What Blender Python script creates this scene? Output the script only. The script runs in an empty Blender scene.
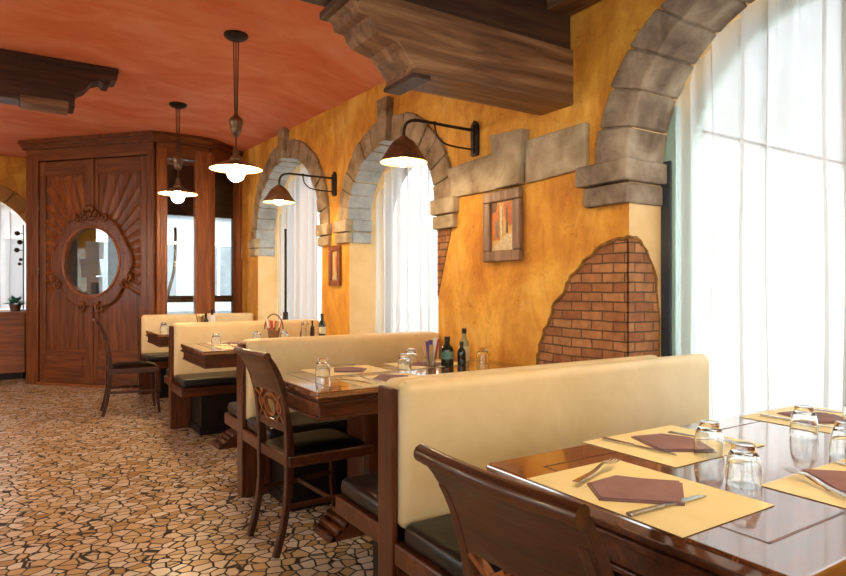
import bpy, bmesh, math, random
from mathutils import Vector, Matrix
random.seed(7)
C = bpy.context.scene.collection
SC = bpy.context.scene
PI = math.pi
W = 2.42          # plane of the window wall
ZC = 3.07         # plaster ceiling height

# ------------------------------------------------------------------ materials
def new_mat(name):
    m = bpy.data.materials.new(name); m.use_nodes = True
    nt = m.node_tree; nt.nodes.clear()
    out = nt.nodes.new('ShaderNodeOutputMaterial')
    b = nt.nodes.new('ShaderNodeBsdfPrincipled')
    nt.links.new(b.outputs[0], out.inputs[0])
    return m, nt, b, out

def N(nt, typ, **kw):
    n = nt.nodes.new(typ)
    for k, v in kw.items():
        if k in n.inputs: n.inputs[k].default_value = v
        else: setattr(n, k, v)
    return n

def ramp(nt, fac, stops):
    r = nt.nodes.new('ShaderNodeValToRGB')
    el = r.color_ramp.elements
    while len(el) < len(stops): el.new(0.5)
    for e, (p, c) in zip(el, stops):
        e.position = p; e.color = (*c, 1) if len(c) == 3 else c
    nt.links.new(fac, r.inputs[0])
    return r

def coords(nt, scale=(1, 1, 1), rot=(0, 0, 0), kind='Object'):
    t = nt.nodes.new('ShaderNodeTexCoord'); mp = nt.nodes.new('ShaderNodeMapping')
    mp.inputs['Scale'].default_value = scale; mp.inputs['Rotation'].default_value = rot
    nt.links.new(t.outputs[kind], mp.inputs[0])
    return mp.outputs[0]

def noise_mat(name, stops, scale=(1, 1, 1), nscale=4, detail=6, rough=.6, bump=0., bscale=None, spec=.4, coat=0., distort=0., metallic=0., bdist=.01):
    m, nt, b, o = new_mat(name)
    v = coords(nt, scale)
    n = N(nt, 'ShaderNodeTexNoise', Scale=nscale, Detail=detail, Roughness=.6, Distortion=distort)
    nt.links.new(v, n.inputs['Vector'])
    r = ramp(nt, n.outputs['Fac'], stops)
    nt.links.new(r.outputs[0], b.inputs['Base Color'])
    b.inputs['Roughness'].default_value = rough
    b.inputs['Specular IOR Level'].default_value = spec
    b.inputs['Metallic'].default_value = metallic
    b.inputs['Coat Weight'].default_value = coat
    b.inputs['Coat Roughness'].default_value = .12
    if bump:
        n2 = N(nt, 'ShaderNodeTexNoise', Scale=bscale or nscale * 3, Detail=5)
        nt.links.new(v, n2.inputs['Vector'])
        bp = N(nt, 'ShaderNodeBump', Strength=bump, Distance=bdist)
        nt.links.new(n2.outputs['Fac'], bp.inputs['Height'])
        nt.links.new(bp.outputs[0], b.inputs['Normal'])
    return m

def wood(name, dark, mid, light, axis='x', rough=.35, coat=.3, fine=1., bump=.15):
    sc = {'x': (1.2, 14, 14), 'y': (14, 1.2, 14), 'z': (14, 14, 1.2)}[axis]
    return noise_mat(name, [(.28, dark), (.5, mid), (.72, light)], sc, 1.6 * fine, 8, rough, bump, 5, .3, coat, .6)

M = {}
WD = (.032, .006, .002); WM = (.085, .019, .005); WL = (.155, .042, .011)
for ax in 'xyz':
    M['wood_' + ax] = wood('mahogany_' + ax, WD, WM, WL, ax)
    M['chair_' + ax] = wood('dark_chair_wood_' + ax, (.020, .004, .0015), (.052, .012, .004), (.10, .028, .008), ax)
    M['door_' + ax] = wood('door_wood_' + ax, (.060, .014, .003), (.145, .038, .007), (.235, .075, .016), ax, .4, .1)
    M['frame_' + ax] = wood('frame_wood_' + ax, (.13, .032, .008), (.24, .066, .016), (.34, .12, .032), ax, .35, .2)
    M['beam_' + ax] = wood('beam_wood_' + ax, (.055, .024, .012), (.20, .095, .045), (.40, .22, .11), ax, .5, .1, .7, .4)
    M['darkbeam_' + ax] = wood('dark_beam_wood_' + ax, (.02, .009, .006), (.055, .024, .014), (.10, .045, .025), ax, .5, .1, .7, .3)
M['table_top'] = wood('table_top_wood', (.10, .026, .008), (.18, .052, .015), (.27, .09, .028), 'x', .16, 1., 1., .05)
for n_ in M['table_top'].node_tree.nodes:
    if n_.type == 'BSDF_PRINCIPLED': n_.inputs['Coat IOR'].default_value = 2.7; n_.inputs['Coat Roughness'].default_value = .07
M['leather'] = noise_mat('cream_leather', [(.3, (.70, .52, .26)), (.55, (.79, .605, .33)), (.75, (.84, .67, .40))], (1, 1, 1), 3, 4, .38, .35, 7, .4, 0, .5, 0, .012)
M['black'] = noise_mat('black_leather', [(.3, (.007, .006, .006)), (.7, (.016, .012, .012))], (1, 1, 1), 5, 4, .3, .15, 16, .35)
M['base'] = noise_mat('dark_base_wood', [(.3, (.006, .003, .002)), (.7, (.016, .007, .004))], (10, 10, 1.2), 2, 6, .5, 0, 1, .25)
M['iron'] = noise_mat('dark_iron', [(.3, (.020, .013, .010)), (.7, (.06, .04, .03))], (1, 1, 1), 14, 5, .5, .2, 30, .5, 0, 0, .6)
M['brass'] = noise_mat('aged_brass', [(.3, (.10, .06, .035)), (.7, (.28, .17, .09))], (1, 1, 1), 16, 5, .42, .1, 30, .5, 0, 0, .8)
M['shade_in'] = noise_mat('cream_enamel', [(.3, (.42, .32, .17)), (.7, (.52, .41, .24))], (1, 1, 1), 6, 3, .4)
M['steel'] = noise_mat('steel', [(.3, (.50, .48, .45)), (.7, (.66, .63, .60))], (1, 1, 1), 9, 3, .2, 0, 1, .5, 0, 0, 1)
M['mat'] = noise_mat('straw_yellow_paper', [(.3, (.82, .68, .34)), (.7, (.90, .78, .46))], (1, 1, 1), 7, 3, .5)
M['napkin'] = noise_mat('plum_paper', [(.3, (.20, .105, .115)), (.7, (.27, .155, .165))], (1, 1, 1), 12, 4, .8)
M['stone'] = noise_mat('warm_stone', [(.25, (.17, .115, .07)), (.42, (.33, .25, .155)), (.58, (.46, .37, .245)), (.78, (.58, .49, .35))], (1, 1, 1), 5, 9, .85, .7, 15, .2, 0, .3, 0, .02)
M['stone_arch'] = noise_mat('brown_stone', [(.25, (.10, .06, .032)), (.42, (.25, .17, .095)), (.58, (.38, .275, .17)), (.78, (.52, .41, .28))], (1, 1, 1), 5, 9, .85, .7, 15, .2, 0, .3, 0, .02)
M['stone_near'] = noise_mat('weathered_stone', [(.25, (.10, .065, .045)), (.45, (.23, .17, .125)), (.6, (.36, .29, .22)), (.8, (.50, .43, .34))], (1, 1, 1), 5, 9, .85, .7, 15, .2, 0, .3, 0, .02)
M['stone_grey'] = noise_mat('grey_stone', [(.25, (.24, .25, .25)), (.5, (.36, .38, .38)), (.78, (.52, .53, .51))], (1, 1, 1), 5, 9, .85, .6, 15, .2, 0, .3, 0, .02)
M['reveal'] = noise_mat('window_lit_plaster', [(.3, (.70, .46, .20)), (.7, (.82, .60, .32))], (1, 1, 1), 3, 5, .8, .15, 20, .2)  # reveals paler than the wall: window light put into the plaster colour
M['plaster_edge'] = noise_mat('broken_plaster', [(.3, (.16, .075, .02)), (.7, (.34, .17, .05))], (1, 1, 1), 20, 5, .9, .6, 40, .1)
M['teal'] = noise_mat('teal_paint', [(.3, (.30, .46, .44)), (.7, (.38, .55, .52))], (1, 1, 1), 3, 3, .5)
M['navy'] = noise_mat('blue_black_paint', [(.3, (.025, .035, .05)), (.7, (.05, .06, .08))], (1, 1, 1), 5, 3, .4)
M['white_paper'] = noise_mat('white_paper', [(.3, (.78, .79, .80)), (.7, (.85, .86, .87))], (1, 1, 1), 5, 2, .7)
M['bottle'] = noise_mat('dark_bottle_glass', [(.3, (.012, .016, .010)), (.7, (.02, .028, .016))], (1, 1, 1), 5, 2, .1, 0, 1, .6)
M['bottle_label'] = noise_mat('bottle_label_paper', [(.3, (.62, .53, .30)), (.7, (.72, .64, .42))], (1, 1, 1), 30, 4, .6)
M['green_label'] = noise_mat('green_label_paper', [(.3, (.09, .20, .16)), (.7, (.16, .30, .24))], (1, 1, 1), 30, 4, .6)
M['red'] = noise_mat('red_paper', [(.3, (.55, .05, .03)), (.7, (.65, .10, .06))], (1, 1, 1), 5, 2, .5)
M['violet'] = noise_mat('violet_paper', [(.3, (.10, .05, .22)), (.7, (.14, .08, .3))], (1, 1, 1), 5, 2, .5)
M['gold'] = noise_mat('ochre_paper', [(.3, (.55, .36, .10)), (.7, (.66, .46, .16))], (1, 1, 1), 5, 2, .5)
M['wicker'] = noise_mat('wicker', [(.3, (.14, .06, .02)), (.7, (.34, .17, .06))], (1, 1, 8), 14, 4, .7, .6, 40, .3)
M['leaf'] = noise_mat('green_leaf', [(.3, (.01, .10, .05)), (.7, (.03, .26, .13))], (1, 1, 1), 12, 3, .35)
M['facade'] = noise_mat('pale_render', [(.3, (.30, .32, .35)), (.7, (.42, .44, .47))], (1, 1, 1), 1.5, 4, .9)
M['facade_light'] = noise_mat('white_render', [(.3, (.56, .57, .58)), (.7, (.66, .66, .66))], (1, 1, 1), .6, 3, .9)
M['window_dark'] = noise_mat('dark_window', [(.3, (.13, .15, .18)), (.7, (.22, .25, .28))], (1, 1, 1), 1.5, 3, .3)
M['street'] = noise_mat('paving', [(.3, (.40, .40, .40)), (.7, (.52, .52, .51))], (1, 1, 1), 3, 4, .9)
M['cable'] = noise_mat('brown_cord', [(.3, (.03, .015, .008)), (.7, (.06, .03, .015))], (1, 1, 1), 30, 2, .7)

# ochre wall
def wall_mat():
    m, nt, b, o = new_mat('ochre_plaster')
    v = coords(nt, (1, 1, 1)); v2 = coords(nt, (2.4, 2.4, .8))
    n1 = N(nt, 'ShaderNodeTexNoise', Scale=1.9, Detail=8, Roughness=.65, Distortion=.4); nt.links.new(v, n1.inputs['Vector'])
    n2 = N(nt, 'ShaderNodeTexNoise', Scale=2.2, Detail=9, Roughness=.7, Distortion=.8); nt.links.new(v2, n2.inputs['Vector'])
    r1 = ramp(nt, n1.outputs['Fac'], [(.28, (.50, .185, .022)), (.43, (.66, .295, .036)), (.56, (.79, .42, .065)), (.75, (.86, .56, .14))])
    r2 = ramp(nt, n2.outputs['Fac'], [(.30, (.45, .16, .03)), (.58, (1, 1, 1)), (1, (1, 1, 1))])
    mx = N(nt, 'ShaderNodeMix', data_type='RGBA', blend_type='MULTIPLY'); mx.inputs[0].default_value = .55
    nt.links.new(r1.outputs[0], mx.inputs[6]); nt.links.new(r2.outputs[0], mx.inputs[7])
    n3 = N(nt, 'ShaderNodeTexNoise', Scale=14, Detail=10, Roughness=.75, Distortion=1.5); nt.links.new(v, n3.inputs['Vector'])
    r3 = ramp(nt, n3.outputs['Fac'], [(.28, (.38, .18, .05)), (.42, (1, 1, 1)), (1, (1, 1, 1))])
    mx2 = N(nt, 'ShaderNodeMix', data_type='RGBA', blend_type='MULTIPLY'); mx2.inputs[0].default_value = .85
    nt.links.new(mx.outputs[2], mx2.inputs[6]); nt.links.new(r3.outputs[0], mx2.inputs[7])
    nt.links.new(mx2.outputs[2], b.inputs['Base Color'])
    b.inputs['Roughness'].default_value = .7; b.inputs['Specular IOR Level'].default_value = .25
    bp = N(nt, 'ShaderNodeBump', Strength=.3, Distance=.01); nt.links.new(n3.outputs['Fac'], bp.inputs['Height'])
    nt.links.new(bp.outputs[0], b.inputs['Normal'])
    return m
M['ochre'] = wall_mat()
M['ceiling'] = noise_mat('red_orange_plaster', [(.22, (.62, .13, .045)), (.45, (.69, .20, .088)), (.62, (.75, .27, .14)), (.82, (.79, .36, .22))], (1, 1.6, 1), 1.6, 8, .75, .12, 9, .2, 0, .8)

def floor_mat():
    m, nt, b, o = new_mat('crazy_paving_tiles')
    v = coords(nt, (1, 1.12, 1), (0, 0, .3))
    nz = N(nt, 'ShaderNodeTexNoise', Scale=5, Detail=2); nt.links.new(v, nz.inputs['Vector'])
    add = N(nt, 'ShaderNodeMix', data_type='VECTOR'); add.inputs[0].default_value = .035
    nt.links.new(v, add.inputs[4]); nt.links.new(nz.outputs['Color'], add.inputs[5])
    ve = N(nt, 'ShaderNodeTexVoronoi', feature='DISTANCE_TO_EDGE', Scale=16.5, Randomness=1.)
    vc = N(nt, 'ShaderNodeTexVoronoi', feature='F1', Scale=16.5, Randomness=1.)
    for q in (ve, vc): nt.links.new(add.outputs[1], q.inputs['Vector'])
    sep = N(nt, 'ShaderNodeSeparateColor'); nt.links.new(vc.outputs['Color'], sep.inputs[0])
    cr = ramp(nt, sep.outputs[0], [(.0, (.52, .33, .15)), (.25, (.66, .47, .26)), (.5, (.74, .57, .39)), (.75, (.75, .63, .50)), (1., (.84, .75, .64))])
    big = N(nt, 'ShaderNodeTexNoise', Scale=.9, Detail=3); nt.links.new(v, big.inputs['Vector'])
    br = ramp(nt, big.outputs['Fac'], [(.36, (.94, .84, .68)), (.6, (1, .98, .98))])
    mx = N(nt, 'ShaderNodeMix', data_type='RGBA', blend_type='MULTIPLY'); mx.inputs[0].default_value = .8
    nt.links.new(cr.outputs[0], mx.inputs[6]); nt.links.new(br.outputs[0], mx.inputs[7])
    er = ramp(nt, ve.outputs['Distance'], [(.048, (0, 0, 0)), (.085, (1, 1, 1))])
    mj = N(nt, 'ShaderNodeMix', data_type='RGBA'); nt.links.new(er.outputs[0], mj.inputs[0])
    mj.inputs[6].default_value = (.028, .014, .009, 1); nt.links.new(mx.outputs[2], mj.inputs[7])
    nt.links.new(mj.outputs[2], b.inputs['Base Color'])
    rr = ramp(nt, er.outputs[0], [(0, (.8, .8, .8)), (1, (.24, .24, .24))]); nt.links.new(rr.outputs[0], b.inputs['Roughness'])
    bp = N(nt, 'ShaderNodeBump', Strength=.5, Distance=.006); nt.links.new(er.outputs[0], bp.inputs['Height'])
    nt.links.new(bp.outputs[0], b.inputs['Normal'])
    return m
M['floor'] = floor_mat()

def brick_mat(name, swap):
    m, nt, b, o = new_mat(name)
    t = nt.nodes.new('ShaderNodeTexCoord'); s = nt.nodes.new('ShaderNodeSeparateXYZ'); c = nt.nodes.new('ShaderNodeCombineXYZ')
    nt.links.new(t.outputs['Object'], s.inputs[0])
    nt.links.new(s.outputs['Y' if not swap else 'X'], c.inputs[0]); nt.links.new(s.outputs['Z'], c.inputs[1])
    nz = N(nt, 'ShaderNodeTexNoise', Scale=9, Detail=3); nt.links.new(c.outputs[0], nz.inputs['Vector'])
    add = N(nt, 'ShaderNodeMix', data_type='VECTOR'); add.inputs[0].default_value = .012
    nt.links.new(c.outputs[0], add.inputs[4]); nt.links.new(nz.outputs['Color'], add.inputs[5])
    k = N(nt, 'ShaderNodeTexBrick', Scale=1., offset=.5)
    k.inputs['Brick Width'].default_value = .135; k.inputs['Row Height'].default_value = .047
    k.inputs['Mortar Size'].default_value = .0045; k.inputs['Mortar Smooth'].default_value = .3; k.inputs['Bias'].default_value = -.1
    k.inputs['Color1'].default_value = (.34, .12, .04, 1); k.inputs['Color2'].default_value = (.54, .25, .095, 1)
    k.inputs['Mortar'].default_value = (.13, .065, .035, 1)
    nt.links.new(add.outputs[1], k.inputs['Vector'])
    n2 = N(nt, 'ShaderNodeTexNoise', Scale=18, Detail=6); nt.links.new(c.outputs[0], n2.inputs['Vector'])
    r2 = ramp(nt, n2.outputs['Fac'], [(.3, (.5, .46, .42)), (.7, (1, 1, 1))])
    mx = N(nt, 'ShaderNodeMix', data_type='RGBA', blend_type='MULTIPLY'); mx.inputs[0].default_value = .8
    nt.links.new(k.outputs['Color'], mx.inputs[6]); nt.links.new(r2.outputs[0], mx.inputs[7])
    nt.links.new(mx.outputs[2], b.inputs['Base Color']); b.inputs['Roughness'].default_value = .85
    bp = N(nt, 'ShaderNodeBump', Strength=.6, Distance=.01, invert=True); nt.links.new(k.outputs['Fac'], bp.inputs['Height'])
    nt.links.new(bp.outputs[0], b.inputs['Normal'])
    return m
M['brick'] = brick_mat('old_brick', False); M['brick_x'] = brick_mat('old_brick_side', True)

def glass_mat(name, tint=(.96, .98, .97), rough=0., ior=1.45):
    m, nt, b, o = new_mat(name)
    b.inputs['Base Color'].default_value = (*tint, 1); b.inputs['Roughness'].default_value = rough
    b.inputs['IOR'].default_value = ior; b.inputs['Transmission Weight'].default_value = 1
    return m
M['glass'] = glass_mat('tumbler_glass')

def pane_mat():
    m, nt, b, o = new_mat('window_pane_glass')
    nt.nodes.remove(b)
    t = N(nt, 'ShaderNodeBsdfTransparent'); t.inputs[0].default_value = (.93, .96, .96, 1)
    g = N(nt, 'ShaderNodeBsdfGlossy', Roughness=.02); lw = N(nt, 'ShaderNodeLayerWeight', Blend=.5)
    pw = N(nt, 'ShaderNodeMath', operation='POWER'); pw.inputs[1].default_value = 5.; nt.links.new(lw.outputs['Facing'], pw.inputs[0])
    f = N(nt, 'ShaderNodeMath', operation='MULTIPLY_ADD'); f.inputs[1].default_value = .9; f.inputs[2].default_value = .035; nt.links.new(pw.outputs[0], f.inputs[0])
    mx = N(nt, 'ShaderNodeMixShader')
    nt.links.new(f.outputs[0], mx.inputs[0]); nt.links.new(t.outputs[0], mx.inputs[1]); nt.links.new(g.outputs[0], mx.inputs[2])
    nt.links.new(mx.outputs[0], o.inputs[0]); return m
M['pane'] = pane_mat()

def curtain_mat():
    m, nt, b, o = new_mat('sheer_white_voile')
    nt.nodes.remove(b)
    t = N(nt, 'ShaderNodeBsdfTransparent'); tl = N(nt, 'ShaderNodeBsdfTranslucent'); d = N(nt, 'ShaderNodeBsdfDiffuse')
    tl.inputs[0].default_value = (.43, .42, .415, 1); d.inputs[0].default_value = (.74, .71, .68, 1)
    a = N(nt, 'ShaderNodeMixShader'); a.inputs[0].default_value = .3
    nt.links.new(tl.outputs[0], a.inputs[1]); nt.links.new(d.outputs[0], a.inputs[2])
    mx = N(nt, 'ShaderNodeMixShader')
    mx.inputs[0].default_value = .70
    nt.links.new(t.outputs[0], mx.inputs[1]); nt.links.new(a.outputs[0], mx.inputs[2])
    nt.links.new(mx.outputs[0], o.inputs[0]); return m
M['voile'] = curtain_mat()

def emit(name, col, s):
    m, nt, b, o = new_mat(name); nt.nodes.remove(b)
    e = N(nt, 'ShaderNodeEmission', Strength=s); e.inputs[0].default_value = (*col, 1)
    nt.links.new(e.outputs[0], o.inputs[0]); return m
M['bulb'] = emit('glowing_bulb', (1., .74, .42), 130.)
M['small_bulb'] = emit('small_glowing_bulb', (1., .74, .42), 80.)

# ------------------------------------------------------------------ helpers
def BM(): return bmesh.new()

def obj(name, bm, mat, parent=None, smooth=False, bevel=0., seg=2, loc=None, auto=None):
    bmesh.ops.recalc_face_normals(bm, faces=bm.faces)
    me = bpy.data.meshes.new(name); bm.to_mesh(me); bm.free()
    o = bpy.data.objects.new(name, me); C.objects.link(o)
    for m_ in (mat if isinstance(mat, (list, tuple)) else [mat]): me.materials.append(m_)
    if parent: o.parent = parent
    if loc: o.location = loc
    if bevel:
        md = o.modifiers.new('bevel', 'BEVEL'); md.width = bevel; md.segments = seg; md.limit_method = 'ANGLE'; md.angle_limit = .6
        md.harden_normals = False
    if smooth:
        for p in me.polygons: p.use_smooth = True
        if auto is not None:
            me.set_sharp_from_angle(angle=auto)
    return o

def tag(o, label=None, cat=None, group=None, kind=None):
    for k, v in (('label', label), ('category', cat), ('group', group), ('kind', kind)):
        if v: o[k] = v
    return o

def empty(name, loc=(0, 0, 0), rz=0, label=None, cat=None, group=None, kind=None):
    o = bpy.data.objects.new(name, None); o.empty_display_size = .05; C.objects.link(o)
    o.location = loc; o.rotation_euler = (0, 0, rz)
    return tag(o, label, cat, group, kind)

def copy_tree(o, parent=None):
    c = o.copy(); C.objects.link(c)
    if parent: c.parent = parent
    for ch in list(o.children): copy_tree(ch, c)
    return c

def relabel(o, label=None, loc=None, rz=None):
    if label: o['label'] = label
    if loc is not None: o.location = loc
    if rz is not None: o.rotation_euler = (0, 0, rz)
    return o

def box(bm, x0, x1, y0, y1, z0, z1, mi=0):
    v = [bm.verts.new(p) for p in ((x0, y0, z0), (x1, y0, z0), (x1, y1, z0), (x0, y1, z0), (x0, y0, z1), (x1, y0, z1), (x1, y1, z1), (x0, y1, z1))]
    for f in ((0, 3, 2, 1), (4, 5, 6, 7), (0, 1, 5, 4), (1, 2, 6, 5), (2, 3, 7, 6), (3, 0, 4, 7)):
        fc = bm.faces.new([v[i] for i in f]); fc.material_index = mi
    return v

def prism(bm, pts, fn0, fn1, mi=0):
    """closed 2-D outline -> two caps joined by sides; fn maps (a, b) to a 3-D point"""
    a = [bm.verts.new(fn0(*p)) for p in pts]; b = [bm.verts.new(fn1(*p)) for p in pts]
    n = len(pts)
    fs = [bm.faces.new(a), bm.faces.new(list(reversed(b)))]
    for i in range(n):
        fs.append(bm.faces.new((a[i], b[i], b[(i + 1) % n], a[(i + 1) % n])))
    for f in fs: f.material_index = mi
    return a, b

def lathe(bm, prof, seg=24, cx=0, cy=0, cz=0, close=False):
    rings = []
    for r, z in prof:
        if r < 1e-5: rings.append([bm.verts.new((cx, cy, cz + z))])
        else: rings.append([bm.verts.new((cx + r * math.cos(2 * PI * i / seg), cy + r * math.sin(2 * PI * i / seg), cz + z)) for i in range(seg)])
    pairs = list(zip(rings, rings[1:]))
    if close: pairs.append((rings[-1], rings[0]))
    for A, B in pairs:
        for i in range(seg):
            j = (i + 1) % seg
            if len(A) == 1 and len(B) == 1: continue
            if len(A) == 1: bm.faces.new((A[0], B[i], B[j]))
            elif len(B) == 1: bm.faces.new((A[i], B[0], A[j]))
            else: bm.faces.new((A[i], B[i], B[j], A[j]))

def sweep(bm, pts, side, halfs, halfn, closed=False):
    """rectangular bar along pts; side = constant sideways vector; halfs/halfn half sizes (number or list)"""
    side = Vector(side).normalized(); P = [Vector(p) for p in pts]; n = len(P); rings = []
    for i in range(n):
        if closed: t = P[(i + 1) % n] - P[i - 1]
        else: t = P[min(i + 1, n - 1)] - P[max(i - 1, 0)]
        t.normalize(); nn = side.cross(t).normalized()
        a = halfs[i] if isinstance(halfs, (list, tuple)) else halfs
        b = halfn[i] if isinstance(halfn, (list, tuple)) else halfn
        rings.append([bm.verts.new(P[i] + side * a * sx + nn * b * sn) for sx, sn in ((-1, -1), (1, -1), (1, 1), (-1, 1))])
    rr = list(zip(rings, rings[1:]))
    if closed: rr.append((rings[-1], rings[0]))
    for A, B in rr:
        for k in range(4): bm.faces.new((A[k], A[(k + 1) % 4], B[(k + 1) % 4], B[k]))
    if not closed:
        bm.faces.new(list(reversed(rings[0]))); bm.faces.new(rings[-1])

def tube(bm, pts, r, seg=10, caps=True):
    P = [Vector(p) for p in pts]; n = len(P); rings = []
    t0 = (P[1] - P[0]).normalized(); u = t0.orthogonal().normalized()
    for i in range(n):
        t = (P[min(i + 1, n - 1)] - P[max(i - 1, 0)]).normalized()
        u = (u - t * u.dot(t)).normalized(); w = t.cross(u)
        rr = r[i] if isinstance(r, (list, tuple)) else r
        rings.append([bm.verts.new(P[i] + (u * math.cos(2 * PI * k / seg) + w * math.sin(2 * PI * k / seg)) * rr) for k in range(seg)])
    for A, B in zip(rings, rings[1:]):
        for k in range(seg): bm.faces.new((A[k], A[(k + 1) % seg], B[(k + 1) % seg], B[k]))
    if caps: bm.faces.new(list(reversed(rings[0]))); bm.faces.new(rings[-1])

def ball(bm, c, r, sx=1, sy=1, sz=1, seg=16, rings=10):
    bmesh.ops.create_uvsphere(bm, u_segments=seg, v_segments=rings, radius=r, matrix=Matrix.Translation(c) @ Matrix.Diagonal((sx, sy, sz, 1)))

def spline(pts, n=6):
    """Catmull-Rom through pts"""
    P = [Vector(p) for p in pts]; out = []
    for i in range(len(P) - 1):
        p0 = P[max(i - 1, 0)]; p1 = P[i]; p2 = P[i + 1]; p3 = P[min(i + 2, len(P) - 1)]
        for k in range(n):
            t = k / n
            out.append(.5 * ((2 * p1) + (p2 - p0) * t + (2 * p0 - 5 * p1 + 4 * p2 - p3) * t * t + (3 * p1 - p0 - 3 * p2 + p3) * t ** 3))
    out.append(P[-1]); return out

# ------------------------------------------------------------------ setting: floor, ceiling, walls
b = BM(); box(b, -5, 2.46, -3, 10.6, -.06, 0); box(b, 2.46, 3.6, 8.36, 10.6, -.06, 0)
tag(obj('floor', b, M['floor']), kind='structure')
b = BM(); box(b, 2.46, 30, -14, 40, -.3, -.18); box(b, -14, 2.46, 10.62, 40, -.3, -.18)
tag(obj('trim_1', b, M['street']), kind='structure')

def zceil(x, y):
    ze = min(2.84 + .041 * (y - 4.2), ZC - .02)     # where the plaster meets the window wall
    t = max(0., min(1., (x - (W - .95)) / .95))
    return ZC - (ZC - ze) * t ** 2.2
b = BM(); xs = [-5, -3, -1, 0, 1, W - .95, W - .8, W - .65, W - .5, W - .4, W - .3, W - .2, W - .1, W + .02]; ysl = [2.54, 3, 3.5, 4, 5, 6, 7, 8, 9, 10.6]
g = [[b.verts.new((x, y, zceil(x, y))) for x in xs] for y in ysl]
for i in range(len(ysl) - 1):
    for j in range(len(xs) - 1): b.faces.new((g[i][j], g[i][j + 1], g[i + 1][j + 1], g[i + 1][j]))
tag(obj('ceiling', b, M['ceiling'], smooth=True), kind='structure')
b = BM(); box(b, -5, 2.5, 2.56, 10.6, 3.1, 3.2)
tag(obj('ceiling', b, M['ceiling']), kind='structure')
# boarded ceiling over the near bay
b = BM()
for k in range(28): box(b, -5, W + .02, -3 + k * .197, -3 + k * .197 + .19, 2.74, 2.78)
tag(obj('ceiling', b, M['darkbeam_x']), kind='structure')
for i, x in enumerate((W - .17, 1.7, 1.0, .3, -.4, -1.1)):
    b = BM(); box(b, x, x + .16, -3, 2.37, 2.63, 2.745)
    tag(obj('ceiling_joist', b, M['beam_y'] if i == 0 else M['darkbeam_y'], bevel=.008), ['Brown timber joist tight against the ochre wall above the great arch', 'Dark ceiling joist, second from the window wall', 'Dark ceiling joist, third from the window wall', 'Dark ceiling joist, fourth from the window wall', 'Dark ceiling joist, fifth from the window wall', 'Dark ceiling joist, sixth from the window wall'][i], 'joist', 'near bay ceiling joists')

# window wall with three arched openings: (y0, y1, sill, spring, rise)
OP = [(.60, 1.954, .42, 1.80, .70), (3.575, 4.975, .66, 1.80, .565), (5.58, 7.54, .66, 1.80, .83)]
def arch_top(o, y):
    yc = (o[0] + o[1]) / 2; R = (o[1] - o[0]) / 2; t = max(0., 1 - ((y - yc) / R) ** 2)
    return o[3] + o[4] * math.sqrt(t)
def arch_ys(o, n=28):
    yc = (o[0] + o[1]) / 2; R = (o[1] - o[0]) / 2
    return [yc - R * math.cos(PI * i / n) for i in range(n + 1)]
b = BM(); D2 = .44; TOP = 3.25
def quad(p, mi=0):
    f = b.faces.new([b.verts.new(q) for q in p]); f.material_index = mi
def solid(y0, y1, z0, z1, z0b=None, z1b=None):
    for X in (W, W + D2): quad([(X, y0, z0), (X, y1, z0b if z0b is not None else z0), (X, y1, z1b if z1b is not None else z1), (X, y0, z1)])
y = -3.
for o in OP:
    solid(y, o[0], 0, TOP); ys = arch_ys(o)
    solid(o[0], o[1], 0, o[2])
    for p, q in zip(ys, ys[1:]):
        zp, zq = arch_top(o, p), arch_top(o, q)
        solid(p, q, zp, TOP, zq, TOP)
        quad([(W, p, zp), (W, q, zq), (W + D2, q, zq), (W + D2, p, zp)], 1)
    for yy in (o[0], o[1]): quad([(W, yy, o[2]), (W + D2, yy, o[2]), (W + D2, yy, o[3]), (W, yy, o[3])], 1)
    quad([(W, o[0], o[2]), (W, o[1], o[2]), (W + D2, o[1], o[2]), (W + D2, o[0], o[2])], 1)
    y = o[1]
solid(y, 8.36, 0, TOP); quad([(W, 8.36, 0), (W + D2, 8.36, 0), (W + D2, 8.36, TOP), (W, 8.36, TOP)])
quad([(W, -3, TOP), (W + D2, -3, TOP), (W + D2, 8.36, TOP), (W, 8.36, TOP)])
quad([(W, -3, 0), (W + D2, -3, 0), (W + D2, -3, TOP), (W, -3, TOP)])
bmesh.ops.remove_doubles(b, verts=b.verts, dist=1e-4)
wr = obj('wall_right', b, [M['ochre'], M['reveal']]); tag(wr, kind='structure')

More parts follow.
